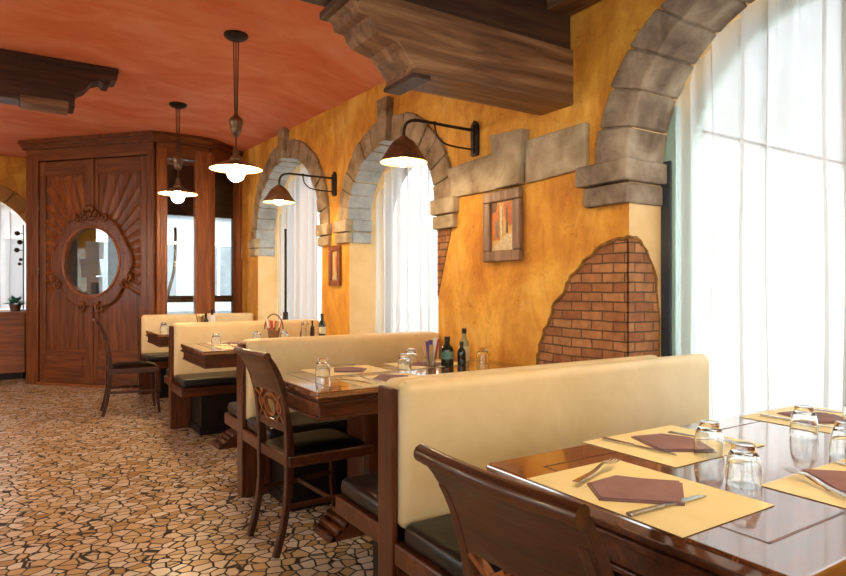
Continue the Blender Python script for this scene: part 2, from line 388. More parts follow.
# stone surrounds: blocks inside one structure mesh
def voussoirs(o, ring, n, depth, proud, mats, key=None, a0=0., a1=PI, rz=1.):
    """wedge blocks; front face keeps material 0, soffit (intrados) material 1"""
    b = BM(); yc = (o[0] + o[1]) / 2; R = (o[1] - o[0]) / 2; rise = o[4]; z0 = o[3]
    N_ = 40; arc = lambda a_, b_: [(yc + a_ * math.cos(PI * k / N_), z0 + b_ * math.sin(PI * k / N_)) for k in range(N_ + 1)]
    bo = arc(R + ring * .93, rise + ring * .93 * rz); bi = arc(R - .003, rise - .003)
    for (p0, p1, q1, q0) in zip(bo, bo[1:], bi[1:], bi):
        prism(b, [p0, p1, q1, q0], lambda y, z: (W - .012, y, z), lambda y, z: (W + depth - .01, y, z))
    for i in range(n):
        gap = .012; t0 = a0 + (a1 - a0) * i / n + gap * .5; t1 = a0 + (a1 - a0) * (i + 1) / n - gap * .5
        rr = ring * random.uniform(.93, 1.05); pr = proud * random.uniform(.75, 1.2)
        inn = .012 * random.uniform(.6, 1.4)
        pts = []
        for k in range(4):
            t = t0 + (t1 - t0) * k / 3; pts.append((yc + (R - inn) * math.cos(t), z0 + (rise - inn) * math.sin(t)))
        for k in range(3, -1, -1):
            t = t0 + (t1 - t0) * k / 3; pts.append((yc + (R + rr) * math.cos(t), z0 + (rise + rr * rz) * math.sin(t)))
        mid = .5 * (t0 + t1)
        if key and abs(mid - PI / 2) < (a1 - a0) / n * .55:
            continue
        A, B = prism(b, pts, lambda y, z: (W - pr, y, z), lambda y, z: (W + depth, y, z))
    if key:
        kw, kz0, kz1 = key
        prism(b, [(yc - kw * .40, kz0), (yc + kw * .40, kz0), (yc + kw * .55, kz1), (yc - kw * .55, kz1)], lambda y, z: (W - proud * 2.2, y, z), lambda y, z: (W + depth, y, z))
    b.normal_update()
    for f in b.faces:
        n_ = f.normal; c = f.calc_center_median()
        e = math.hypot((c.y - yc) / R, (c.z - z0) / rise)
        f.material_index = 1 if (e < 1.02 and abs(n_.x) < .3 and c.x > W + .02) else 0
    return b
def impost(b, ya, yb, z0, z1, depth, mi, edge):
    """two-tier impost; edge = the opening side (-1 low y side, +1 high y side)"""
    zm = z0 + (z1 - z0) * .48; e = .018
    la, lb = (ya, yb)
    box(b, W - .035, W + depth, la - (e if edge < 0 else 0), lb + (e if edge > 0 else 0), z0, zm - .004, mi)
    box(b, W - .06, W + depth, la - (e * 2 if edge < 0 else .02), lb + (e * 2 if edge > 0 else .02), zm + .004, z1, mi)

b = voussoirs(OP[1], .20, 15, .21, .03, None, key=(.15, 2.355, 2.70))
n0 = len(b.faces)
box(b, W - .04, W + .02, 3.345, 3.59, 1.61, 1.70, 2); box(b, W - .055, W + .02, 3.325, 3.60, 1.708, 1.815, 2)
box(b, W - .04, W + .02, 4.955, 5.20, 1.61, 1.70, 2); box(b, W - .055, W + .02, 4.945, 5.21, 1.708, 1.815, 2)
box(b, W + .021, W + .21, 4.955, 5.0, 1.61, 1.705, 1); box(b, W + .021, W + .21, 4.945, 5.0, 1.712, 1.815, 1)
box(b, W + .021, W + .21, 3.55, 3.59, 1.61, 1.705, 1); box(b, W + .021, W + .21, 3.55, 3.60, 1.712, 1.815, 1)
tag(obj('trim_2', b, [M['stone_arch'], M['stone_grey'], M['stone']], bevel=.008), kind='structure')
b = voussoirs(OP[2], .20, 19, .21, .03, None, key=(.18, 2.62, 2.955))
box(b, W - .04, W + .02, 5.36, 5.60, 1.61, 1.70, 2); box(b, W - .055, W + .02, 5.34, 5.61, 1.708, 1.815, 2)
box(b, W - .04, W + .02, 7.52, 7.76, 1.61, 1.70, 2); box(b, W - .055, W + .02, 7.51, 7.78, 1.708, 1.815, 2)
box(b, W + .021, W + .21, 7.52, 7.56, 1.61, 1.705, 1); box(b, W + .021, W + .21, 7.51, 7.56, 1.712, 1.815, 1)
box(b, W + .021, W + .21, 5.56, 5.60, 1.61, 1.705, 1); box(b, W + .021, W + .21, 5.56, 5.61, 1.712, 1.815, 1)
tag(obj('trim_3', b, [M['stone_arch'], M['stone_grey'], M['stone']], bevel=.008), kind='structure')
b = voussoirs(OP[0], .195, 13, .25, .035, None, rz=.55)
for f in b.faces: f.material_index = 0
box(b, W - .045, W + .235, 1.935, 2.205, 1.61, 1.705); box(b, W - .07, W + .24, 1.915, 2.235, 1.713, 1.815)
tag(obj('trim_4', b, [M['stone_near'], M['stone_near']], bevel=.01), kind='structure')
# stone string course between the arches
b = BM()
def course(y0, y1, za0, za1, zb0, zb1, pr):
    prism(b, [(y0, za0), (y1, zb0), (y1, zb1), (y0, za1)], lambda y, z: (W - pr, y, z), lambda y, z: (W + .02, y, z))
course(2.20, 2.655, 1.815, 2.05, 1.80, 2.045, .03)
prism(b, [(2.68, 1.80), (2.89, 1.80), (2.935, 2.13), (2.645, 2.11)], lambda y, z: (W - .06, y, z), lambda y, z: (W + .02, y, z))
course(2.915, 3.42, 1.80, 2.03, 1.81, 2.01, .03)
tag(obj('trim_5', b, M['stone'], bevel=.01), kind='structure')

# broken plaster with brick showing (front of the wall and round the jamb)
fr = [(1.952, .40), (2.60, .40), (2.575, .83), (2.53, .95), (2.475, 1.03), (2.44, 1.12), (2.36, 1.20), (2.30, 1.285), (2.20, 1.36), (2.08, 1.43), (1.952, 1.445)]
b = BM(); prism(b, fr, lambda y, z: (W - .006, y, z), lambda y, z: (W + .01, y, z))
tag(obj('trim_6', b, M['brick']), kind='structure')
jb = [(W - .006, .45), (W + .20, .45), (W + .215, 1.05), (W + .19, 1.25), (W + .12, 1.39), (W + .05, 1.445), (W - .006, 1.445)]
b = BM(); prism(b, jb, lambda x, z: (x, 1.947, z), lambda x, z: (x, 1.96, z))
tag(obj('trim_7', b, M['brick_x']), kind='structure')
b = BM()
def jag(pts, n, amp):
    out = []
    for (p, q) in zip(pts, pts[1:]):
        for k in range(n):
            t = k / n; out.append((p[0] + (q[0] - p[0]) * t + random.uniform(-amp, amp), p[1] + (q[1] - p[1]) * t + random.uniform(-amp, amp)))
    return out + [pts[-1]]
e1 = jag(fr[1:], 4, .007); e2 = jag(jb[1:], 4, .006)
tube(b, [(W - .006, y, z) for y, z in e1], [random.uniform(.007, .013) for _ in e1], 6)
tube(b, [(x, 1.947, z) for x, z in e2], [random.uniform(.005, .010) for _ in e2], 6)
tag(obj('trim_8', b, M['plaster_edge']), kind='structure')
# small bare-brick strip under the middle arch impost
s = [(3.577, 1.61), (3.41, 1.61), (3.44, 1.52), (3.47, 1.44), (3.50, 1.36), (3.53, 1.27), (3.56, 1.18), (3.577, 1.15)]
b = BM(); prism(b, s, lambda y, z: (W - .006, y, z), lambda y, z: (W + .01, y, z))
tag(obj('trim_9', b, M['brick']), kind='structure')

# windows: frame, pane, curtain
def window(n, o, x0):
    e = empty('window_%d' % n, (0, 0, 0), kind='structure')
    b = BM(); ys = arch_ys(o, 20)
    inn = [((yy - (o[0] + o[1]) / 2) * .95 + (o[0] + o[1]) / 2) for yy in ys]
    outl = [(yy, arch_top(o, yy) + .02) for yy in ys]
    R = (o[1] - o[0]) / 2; yc = (o[0] + o[1]) / 2
    inl = [(yc + (R - .05) * (yy - yc) / R, o[3] + (o[4] - .05) * math.sqrt(max(0, 1 - ((yy - yc) / R) ** 2))) for yy in ys]
    op = [(o[0], o[2])] + outl + [(o[1], o[2])]; ip = [(o[0] + .05, o[2] + .05)] + inl + [(o[1] - .05, o[2] + .05)]
    V = []
    for X in (x0, x0 + .05):
        V.append(([b.verts.new((X, *p)) for p in op], [b.verts.new((X, *p)) for p in ip]))
    k = len(op)
    for i in range(k):
        j = (i + 1) % k
        for s in (0, 1): b.faces.new((V[s][0][i], V[s][0][j], V[s][1][j], V[s][1][i]))
        b.faces.new((V[0][1][i], V[0][1][j], V[1][1][j], V[1][1][i])); b.faces.new((V[0][0][i], V[0][0][j], V[1][0][j], V[1][0][i]))
    obj('window_frame', b, M['teal'] if n == 1 else M['navy'], e)
    b = BM(); prism(b, [(p[0], p[1]) for p in ip], lambda y, z: (x0 + .022, y, z), lambda y, z: (x0 + .028, y, z))
    obj('window_pane', b, M['pane'], e)
    return e
for n, o in enumerate(OP): window(n + 1, o, W + (.405 if n == 0 else .37))
# dark and teal jamb lining of the near window
b = BM(); box(b, W + .238, W + .252, 1.90, 1.956, .42, 1.83); box(b, W + .238, W + .275, .60, .655, .42, 1.83)
tag(obj('trim_10', b, M['navy'], bevel=.004), kind='structure')
b = BM(); prism(b, [(1.882, .42), (1.953, .42), (1.953, 1.80), (1.935, 1.95), (1.91, 2.04), (1.882, 2.10)], lambda y, z: (W + .253, y, z), lambda y, z: (W + .30, y, z)); box(b, W + .276, W + .30, .60, .63, .42, 1.83)
tag(obj('trim_11', b, M['teal'], bevel=.003), kind='structure')

def curtain(name, y0, y1, ztopf, zbot, x, folds, amp, label, plane='y'):
    b = BM(); n = int((y1 - y0) * 190); rnd = random.Random(name + label)
    ph = [rnd.uniform(0, 6.28) for _ in range(5)]
    rows = 14; g = []
    for r in range(rows + 1):
        row = []
        for i in range(n + 1):
            t = i / n; yy = y0 + (y1 - y0) * t; zt = ztopf(yy); z = zbot + (zt - zbot) * r / rows
            s = t * folds * 2 * PI + 1.2 * math.sin(t * 9 + ph[0]) + .8 * math.sin(t * 23 + ph[1])
            wv = math.sin(s); wv = math.copysign(abs(wv) ** .7, wv)
            flare = 1.15 - .35 * r / rows
            d = amp * flare * (wv + .35 * math.sin(2.3 * s + ph[2]))
            over = .55 + .75 * math.sin(t * 31 + ph[4]) * math.sin(t * 13 + ph[1])
            yy2 = yy + (y1 - y0) / folds / 6.28 * 1.9 * over * math.cos(s) * min(1, 8 * t, 8 * (1 - t)) + .006 * math.sin(r * .5 + ph[3] + t * 9)
            row.append(b.verts.new((x + d, yy2, z) if plane == 'y' else (yy2, x + d, z)))
        g.append(row)
    for r in range(rows):
        for i in range(n): b.faces.new((g[r][i], g[r][i + 1], g[r + 1][i + 1], g[r + 1][i]))
    return tag(obj(name, b, M['voile'], smooth=True), label, 'curtain', 'sheer window curtains')
curtain('curtain', OP[0][0] + .06, OP[0][1] - .078, lambda y: arch_top(OP[0], y) - .006, .46, W + .272, 11, .020, 'White sheer curtain filling the tall near arched window beside the set table')
curtain('curtain', OP[1][0] + .012, OP[1][1] - .014, lambda y: arch_top(OP[1], y) - .01, .70, W + .256, 9, .022, 'White sheer curtain in the middle arched window, behind the wall lamp')
curtain('curtain', OP[2][0] + .012, OP[2][1] - .014, lambda y: arch_top(OP[2], y) - .01, .70, W + .258, 10, .022, 'White sheer curtain in the farthest arched window of the ochre wall')
b = BM(); tube(b, [(2.575, 7.0, .66), (2.575, 7.0, .93)], .030, 10); tube(b, [(2.575, 7.0, .93), (2.575, 7.0, 1.88)], .014, 10); ball(b, (2.575, 7.0, 1.89), .018)
tag(obj('window_pole', b, M['iron'], smooth=True), 'Thin dark upright pole standing in the farthest arched window', 'pole')

# back wall, left of the vestibule
YB = 10.5
b = BM(); o = (-1.66, .16, .9, 1.66, .90); yss = arch_ys(o)
def q2(p, mi=0):
    f = b.faces.new([b.verts.new(v) for v in p]); f.material_index = mi
def sol(x0, x1, z0, z1, z0b=None):
    for Y in (YB, YB + .3): q2([(x0, Y, z0), (x1, Y, z0 if z0b is None else z0b), (x1, Y, z1), (x0, Y, z1)])
sol(-5, o[0], 0, TOP); sol(o[1], .9, 0, TOP); sol(o[0], o[1], 0, o[2])
for p, q in zip(yss, yss[1:]):
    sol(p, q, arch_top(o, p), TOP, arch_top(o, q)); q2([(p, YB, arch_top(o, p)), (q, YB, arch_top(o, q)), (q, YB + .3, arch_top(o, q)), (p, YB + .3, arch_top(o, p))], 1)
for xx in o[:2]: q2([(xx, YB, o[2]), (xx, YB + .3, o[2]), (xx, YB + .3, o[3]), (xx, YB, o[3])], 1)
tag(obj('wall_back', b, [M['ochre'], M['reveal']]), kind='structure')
b = BM(); yc = (o[0] + o[1]) / 2; R = (o[1] - o[0]) / 2
for i in range(13):
    t0 = PI * i / 13 + .006; t1 = PI * (i + 1) / 13 - .006
    pts = [(yc + (R - .01) * math.cos(t0 + (t1 - t0) * k / 3), o[3] + (o[4] - .01) * math.sin(t0 + (t1 - t0) * k / 3)) for k in range(4)] + [(yc + (R + .2) * math.cos(t1 - (t1 - t0) * k / 3), o[3] + (o[4] + .2) * math.sin(t1 - (t1 - t0) * k / 3)) for k in range(4)]
    prism(b, pts, lambda x, z: (x, YB - .03, z), lambda x, z: (x, YB + .02, z))
M['wood_arch'] = noise_mat('brown_painted_band', [(.3, (.30, .13, .03)), (.7, (.45, .22, .06))], (1, 1, 1), 4, 6, .8, .4, 14)
tag(obj('trim_12', b, M['wood_arch'], bevel=.008), kind='structure')
curtain('curtain', o[0] + .02, o[1] - .02, lambda x: arch_top(o, x) - .01, .92, YB + .12, 11, .025, 'White sheer curtain in the arched window at the left edge, above the counter', 'x')

# the rest of the room: aisle wall and the wall behind the viewer, both with wide windows
def plain_wall(name, a0, a1, holes, fn):
    b = BM(); z0, z1 = .85, 2.55
    def bx(p, q, c, d): fn(b, p, q, c, d)
    bx(a0, a1, 0, z0); bx(a0, a1, z1, TOP); p = a0
    for h0, h1 in holes: bx(p, h0, z0, z1); p = h1
    bx(p, a1, z0, z1)
    return tag(obj(name, b, M['ochre']), kind='structure')
HL = [(-2.2, -.4), (.4, 2.4), (3.4, 5.4), (6.4, 8.6)]; HF = [(-4.2, -2.2), (-1.4, .6), (1.0, 2.0)]
plain_wall('wall_left', -3, 10.5, HL, lambda b, p, q, c, d: box(b, -5.2, -5.0, p, q, c, d))
plain_wall('wall_front', -5, W, HF, lambda b, p, q, c, d: box(b, p, q, -3.2, -3.0, c, d))
k_ = 4
for h0, h1 in HL:
    e = empty('window_%d' % k_, kind='structure'); k_ += 1
    b = BM(); box(b, -5.11, -5.10, h0, h1, .85, 2.55); obj('window_pane', b, M['pane'], e)
    b = BM(); box(b, -5.13, -5.08, h0, h0 + .06, .85, 2.55); box(b, -5.13, -5.08, h1 - .06, h1, .85, 2.55); box(b, -5.13, -5.08, h0, h1, .85, .91); box(b, -5.13, -5.08, h0, h1, 2.49, 2.55); obj('window_frame', b, M['navy'], e)
for h0, h1 in HF:
    e = empty('window_%d' % k_, kind='structure'); k_ += 1
    b = BM(); box(b, h0, h1, -3.11, -3.10, .85, 2.55); obj('window_pane', b, M['pane'], e)
    b = BM(); box(b, h0, h0 + .06, -3.13, -3.08, .85, 2.55); box(b, h1 - .06, h1, -3.13, -3.08, .85, 2.55); box(b, h0, h1, -3.13, -3.08, .85, .91); box(b, h0, h1, -3.13, -3.08, 2.49, 2.55); obj('window_frame', b, M['navy'], e)

# ------------------------------------------------------------------ entrance vestibule
A = Vector((1.323, 7.99, 0)); B = Vector((.05, 9.37, 0)); Cc = Vector((1.93, 7.97, 0)); E_ = Vector((2.45, 8.29, 0))
def facet(p, q):
    d = (q - p); L = d.length; ang = math.atan2(d.y, d.x)
    return Matrix.Translation(p) @ Matrix.Rotation(ang, 4, 'Z'), L, ang
def place(o, p, q):
    mt, L, ang = facet(p, q); o.location = p; o.rotation_euler = (0, 0, ang); return L
# facet frame: x along facet, -y towards the room, z up
vest = empty('wall_vestibule', (0, 0, 0), kind='structure')
def fpart(name, bm, mat, p, q, parent=vest, **kw):
    o = obj(name, bm, mat, parent, **kw); place(o, p, q); return o
L1 = (A - B).length
b = BM(); box(b, .0, .19, -.06, .08, 0, 2.88); fpart('post', b, M['door_z'], B, A, bevel=.012)
b = BM(); box(b, 1.79, L1 + .01, -.06, .08, 0, 2.88); fpart('post', b, M['door_z'], B, A, bevel=.012)
b = BM(); box(b, 0, L1, -.05, .08, 2.81, 3.02); fpart('header', b, M['door_x'], B, A, bevel=.008)
L2 = (Cc - A).length; L3 = (E_ - Cc).length
for nm, x0, x1, p, q in (('post', 0, .12, A, Cc), ('post', L2 - .17, L2 + .03, A, Cc), ('post', 0, .05, Cc, E_), ('post', L3 - .12, L3, Cc, E_)):
    b = BM(); box(b, x0, x1, -.06, .06, 0, 2.9)
    if nm == 'post':
        box(b, x0 + .035, x1 - .035 if x1 - x0 > .08 else x0 + .036, -.07, -.05, .2, 2.75)
    fpart(nm, b, M['frame_z'], p, q, bevel=.01)
for p, q, L in ((A, Cc, L2), (Cc, E_, L3)):
    b = BM(); box(b, 0, L, -.05, .06, 2.78, 3.02); fpart('header', b, M['door_x'], p, q, bevel=.008)
    b = BM(); box(b, 0, L, -.05, .06, 0, .62); box(b, .1, L - .1, -.065, -.04, .12, .52); fpart('lower_panel', b, M['door_x'], p, q, bevel=.01)
    b = BM(); box(b, .05, L - .06, -.004, .004, .62, 2.80); fpart('glass_pane', b, M['pane'], p, q)
# cornice: stepped moulding following the facets
def offset_line(pts, d):
    out = []
    for i, p in enumerate(pts):
        ns = []
        if i: t = (p - pts[i - 1]).normalized(); ns.append(Vector((t.y, -t.x, 0)))
        if i < len(pts) - 1: t = (pts[i + 1] - p).normalized(); ns.append(Vector((t.y, -t.x, 0)))
        nrm = sum(ns, Vector()); nrm.normalize(); out.append(p + nrm * d / max(.5, nrm.dot(ns[0])))
    return out
line = [B + Vector((-.02, .02, 0)), A, Cc, E_]
b = BM()
for (d, z0, z1) in ((.085, 2.955, 2.985), (.11, 2.985, 3.02), (.145, 3.02, 3.062)):
    o1 = offset_line(line, d); i1 = offset_line(line, -.10)
    for k in range(3):
        vs = [o1[k], o1[k + 1], i1[k + 1], i1[k]]
        a_ = [b.verts.new((v.x, v.y, z0)) for v in vs]; c_ = [b.verts.new((v.x, v.y, z1)) for v in vs]
        b.faces.new(a_); b.faces.new(c_)
        for i in range(4): b.faces.new((a_[i], a_[(i + 1) % 4], c_[(i + 1) % 4], c_[i]))
obj('cornice', b, M['door_x'], vest)
# side and outer wall of the vestibule
b = BM(); box(b, .03, .09, 9.45, YB, 0, 3.02); obj('side_panel', b, M['door_z'], vest, bevel=.005)
YO = 9.75; XR = 3.5
b = BM(); box(b, W, XR + .1, 8.37, YO + .1, 3.02, 3.12); obj('roof_panel', b, M['darkbeam_x'], vest)
b = BM(); box(b, W + .45, XR, 8.37, 8.43, 0, 3.02); box(b, XR, XR + .06, 8.37, YO + .08, 0, 3.02); obj('side_panel', b, M['door_z'], vest)
b = BM(); box(b, .1, XR, YO, YO + .08, 2.30, 3.05); obj('header', b, M['darkbeam_x'], vest)
for x in (.55, 1.05, 1.70, 2.78, 3.4):
    b = BM(); box(b, x - .06, x + .06, YO, YO + .08, 0, 2.3); obj('post', b, M['navy'], vest, bevel=.005)
b = BM(); box(b, .1, XR, YO + .01, YO + .07, 1.00, 1.10); obj('rail', b, M['wood_x'], vest)
b = BM(); box(b, .1, XR, YO + .01, YO + .07, .0, .12); obj('rail', b, M['navy'], vest)
b = BM(); box(b, .1, XR, YO + .035, YO + .041, .12, 2.3); obj('glass_pane', b, M['pane'], vest)

# the pair of carved doors
dr = empty('door_1', kind='structure'); place(dr, B, A)
OC = (.985, 1.535); OA, OB = .405, .415
def leaf(x0, x1):
    """door leaf with the oval hole: outline minus ellipse, as radial strips"""
    b = BM(); n = 96; zs = (.03, 2.80); Y = (-.022, .022)
    inside = lambda x: x0 - 1e-6 <= x <= x1 + 1e-6
    # columns in x; for every column, below and above the ellipse
    m = 40; xs_ = [x0 + (x1 - x0) * i / m for i in range(m + 1)]
    extra = [OC[0] - OA, OC[0] + OA]; xs_ = sorted(set(xs_ + [e for e in extra if x0 < e < x1]))
    def ze(x):
        t = 1 - ((x - OC[0]) / OA) ** 2
        return OB * math.sqrt(t) if t > 0 else 0
    for p, q in zip(xs_, xs_[1:]):
        mid = (p + q) / 2
        if abs(mid - OC[0]) >= OA: box(b, p, q, Y[0], Y[1], *zs); continue
        for s in (0, 1):
            if s == 0: pts = [(p, zs[0]), (q, zs[0]), (q, OC[1] - ze(q)), (p, OC[1] - ze(p))]
            else: pts = [(p, OC[1] + ze(p)), (q, OC[1] + ze(q)), (q, zs[1]), (p, zs[1])]
            prism(b, pts, lambda x, z: (x, Y[0], z), lambda x, z: (x, Y[1], z))
    bmesh.ops.remove_doubles(b, verts=b.verts, dist=1e-4)
    return b
DX0, DXM, DX1 = .195, .985, 1.785
l1 = obj('door_leaf', leaf(DX0, DXM - .003), M['door_z'], dr)
l2 = obj('door_leaf', leaf(DXM + .003, DX1), M['door_z'], dr)
# leaf framing: stiles and rails
for lf, x0, x1 in ((l1, DX0, DXM - .003), (l2, DXM + .003, DX1)):
    for xa, xb, inner in ((x0, x0 + .095, lf is l2), (x1 - .095, x1, lf is l1)):
        b = BM()
        if inner: box(b, xa, xb, -.04, -.02, .03, OC[1] - .52); box(b, xa, xb, -.04, -.02, OC[1] + .52, 2.80)
        else: box(b, xa, xb, -.04, -.02, .03, 2.80)
        obj('stile', b, M['door_z'], lf, bevel=.01)
    b = BM(); box(b, x0 + .09, x1 - .09, -.04, -.02, 2.62, 2.80); obj('rail', b, M['door_x'], lf, bevel=.01)
    b = BM(); box(b, x0 + .09, x1 - .09, -.04, -.02, .03, .45); box(b, x0 + .13, x1 - .13, -.048, -.03, .10, .38); obj('rail', b, M['door_x'], lf, bevel=.01)
b = BM(); box(b, DXM - .045, DXM + .045, -.062, -.035, OC[1] + .5, 2.80); obj('astragal', b, M['door_z'], l2, bevel=.012)
b = BM(); box(b, DXM - .035, DXM + .035, -.055, -.03, .03, OC[1] - .5); obj('astragal', b, M['door_z'], l2, bevel=.01)
# sunburst rays: wedge ribs radiating from the oval
def rays(x0, x1, lf, hh=.024):
    b = BM()
    for k in range(44):
        t0 = 2 * PI * k / 44; t1 = 2 * PI * (k + .8) / 44
        tm = (t0 + t1) / 2; c, s = math.cos(tm), math.sin(tm)
        r0x = OC[0] + .545 * c; r0z = OC[1] + .56 * s
        if not (x0 + .1 < r0x < x1 - .1): continue
        if s < -.55: continue
        # run until the panel border
        rr = 3.
        lim = []
        if c > 1e-3: lim.append((x1 - .10 - OC[0]) / c)
        if c < -1e-3: lim.append((x0 + .10 - OC[0]) / c)
        if s > 1e-3: lim.append((2.61 - OC[1]) / s)
        if s < -1e-3: lim.append((.46 - OC[1]) / s)
        rr = min(lim)
        r0 = math.hypot(.545 * c, .56 * s)
        if rr < r0 + .04: continue
        q = lambda t, r: (OC[0] + r * math.cos(t), OC[1] + r * math.sin(t))
        rr1 = rr * .985
        P_ = [q(t0, r0), q(t1, r0), q(t1, rr1), q(t0, rr1)]
        P_ = [(min(max(px, x0 + .097), x1 - .097), min(pz, 2.618)) for px, pz in P_]
        mid = [((P_[0][0] + P_[1][0]) / 2, (P_[0][1] + P_[1][1]) / 2), ((P_[2][0] + P_[3][0]) / 2, (P_[2][1] + P_[3][1]) / 2)]
        v = [b.verts.new((p[0], -.021, p[1])) for p in P_] + [b.verts.new((mid[0][0], -.021 - hh * .6, mid[0][1])), b.verts.new((mid[1][0], -.021 - hh, mid[1][1]))]
        for f in ((0, 4, 5, 3), (1, 2, 5, 4), (0, 1, 4), (2, 3, 5), (0, 3, 2, 1)): b.faces.new([v[i] for i in f])
    obj('sunburst_carving', b, M['frame_z'] if hh > .02 else M['door_z'], lf)
rays(DX0, DXM, l1, .034); rays(DXM, DX1, l2, .009)
# carved cartouche round the oval window
def ell(a_, b_, n=72, w=0., k=8, ph=0.):
    return [(OC[0] + (a_ + w * math.cos(k * t + ph)) * math.cos(t), OC[1] + (b_ + w * math.cos(k * t + ph)) * math.sin(t)) for t in (2 * PI * i / n for i in range(n))]
b = BM()
def ringmesh(b, outp, inp, y0, y1):
    n = len(outp); V = [[b.verts.new((x, y, z)) for x, z in pp] for pp in (outp, inp) for y in (y0, y1)]
    for i in range(n):
        j = (i + 1) % n
        b.faces.new((V[0][i], V[0][j], V[2][j], V[2][i])); b.faces.new((V[1][i], V[1][j], V[3][j], V[3][i]))
        b.faces.new((V[0][i], V[0][j], V[1][j], V[1][i])); b.faces.new((V[2][i], V[2][j], V[3][j], V[3][i]))
ringmesh(b, ell(.56, .55, 96, .022, 6), ell(.41, .42, 96), -.020, -.052)
for k in range(16):
    t = 2 * PI * k / 16 + .2; ball(b, (OC[0] + .495 * math.cos(t), -.054, OC[1] + .495 * math.sin(t)), .010, 1, .8, 1, 8, 6)
cart = obj('oval_surround', b, M['door_z'], dr, bevel=.010)
b = BM(); tube(b, [(x, -.050, z) for x, z in ell(.418, .43, 64)] + [(OC[0] + .418, -.050, OC[1])], .018, 8, False); obj('bead_moulding', b, M['frame_z'], cart, smooth=True)
b = BM(); tube(b, [(x, -.050, z) for x, z in ell(.57, .56, 96, .022, 6)] + [(OC[0] + .592, -.050, OC[1])], .014, 6, False); obj('bead_moulding', b, M['door_z'], cart, smooth=True)
b = BM()
def scroll(cx, cz, r, s, turns=1.3):
    pts = []
    for i in range(26):
        t = i / 25; rr = r * (1 - .82 * t); an = s * turns * 2 * PI * t + PI / 2
        pts.append((cx + rr * math.cos(an), -.066, cz + rr * math.sin(an)))
    tube(b, pts, [.018 - .008 * i / 25 for i in range(26)], 7)
for sx in (-1, 1):
    scroll(OC[0] + sx * .10, OC[1] + .56, .055, sx); scroll(OC[0] + sx * .20, OC[1] + .53, .045, -sx)
    scroll(OC[0] + sx * .14, OC[1] - .56, .065, sx); scroll(OC[0] + sx * .50, OC[1] - .28, .055, sx); scroll(OC[0] + sx * .55, OC[1] - .20, .045, -sx)
for k in range(5):
    t = PI / 2 + (k - 2) * .42; ball(b, (OC[0] + .05 * math.cos(t), -.07, OC[1] + .60 + .07 * math.sin(t)), .028, .8, .8, 1.4, 10, 8)
ball(b, (OC[0], -.072, OC[1] + .585), .035, 1, .8, 1.1)
obj('carved_crest', b, M['door_z'], cart, smooth=True)
b = BM(); prism(b, ell(.41, .425, 64), lambda x, z: (x, -.004, z), lambda x, z: (x, .004, z)); obj('oval_glass', b, M['pane'], dr)
for x, z in ((DX0 - .004, 2.25), (DX0 - .004, 1.45), (DX1 + .004, 2.45), (DX1 + .004, 2.1), (DX1 + .004, 1.4), (DX1 + .004, .55)):
    b = BM(); tube(b, [(x, -.045, z - .07), (x, -.045, z + .07)], .011, 8); obj('hinge', b, M['brass'], dr, smooth=True)
b = BM(); box(b, .19, L1, -.09, .06, 0, .03); obj('threshold', b, M['frame_x'], dr)
# notices seen through the oval window, fixed to the vestibule's outer glazing
for i, (x, z, w_, h_, r, lab) in enumerate(((.82, 1.74, .22, .24, .02, 'Square white paper notice behind the oval door glass, topmost'), (.77, 1.50, .24, .25, -.14, 'Tilted white paper notice behind the oval door glass, in the middle'), (.82, 1.22, .19, .30, 0, 'White notice with a dark picture behind the oval door glass, lowest'))):
    e = empty('notice', (x, YO - .008, z), 0, lab, 'notice', 'notices behind the oval glass'); e.rotation_euler = (0, r, 0)
    b = BM(); box(b, -w_ / 2, w_ / 2, -.002, .002, -h_ / 2, h_ / 2); obj('paper', b, M['white_paper'], e)
    if i == 2:
        b = BM(); box(b, -.05, .05, -.004, -.002, -.09, .07); obj('picture', b, M['window_dark'], e)
b = BM()
tube(b, spline([(1.74, 9.62, 1.04), (1.77, 9.60, 1.20), (1.84, 9.60, 1.5), (1.86, 9.62, 1.95), (1.86, 9.64, 2.1)], 5), .022, 8)
tag(obj('door_handle', b, M['steel'], smooth=True), 'Long bright curved pull handle on the street door behind the vestibule glass', 'door handle')

# street beyond
bl = empty('building', (0, 17, 0), 0, 'Pale grey building with dark windows across the street, seen through the vestibule glass', 'building')
b = BM(); box(b, -9, 6.6, 0, 4, -.2, 9)
for z in (.62, 3.1, 3.35): box(b, -9, 6.6, -.08, .02, z, z + .1)
obj('facade', b, M['facade'], bl)
for x in [-7.6 + 1.45 * i for i in range(10)]:
    b = BM(); box(b, x, x + .75, -.03, .05, .95, 2.35); f_ = obj('window', b, M['window_dark'], bl)
    b = BM(); box(b, x - .04, x + .79, -.05, .02, 2.35, 2.43); box(b, x + .35, x + .40, -.05, .02, .95, 2.35); obj('window_bar', b, M['white_paper'], f_)
bl2 = empty('building', (12, 6.4, 0), 0, 'Pale building with grey slatted upper storey, seen through the near curtain', 'building')
b = BM(); box(b, -3, 18, 0, 4, -.2, 3.9); obj('shopfront_wall', b, M['facade_light'], bl2)
b = BM()
for k in range(40): box(b, -3, 18, -.13, .2, 3.9 + k * .14, 3.9 + k * .14 + .135)
box(b, -3, 18, -.1, 4, 3.9, 9.5)
obj('slatted_storey', b, M['window_dark'], bl2)

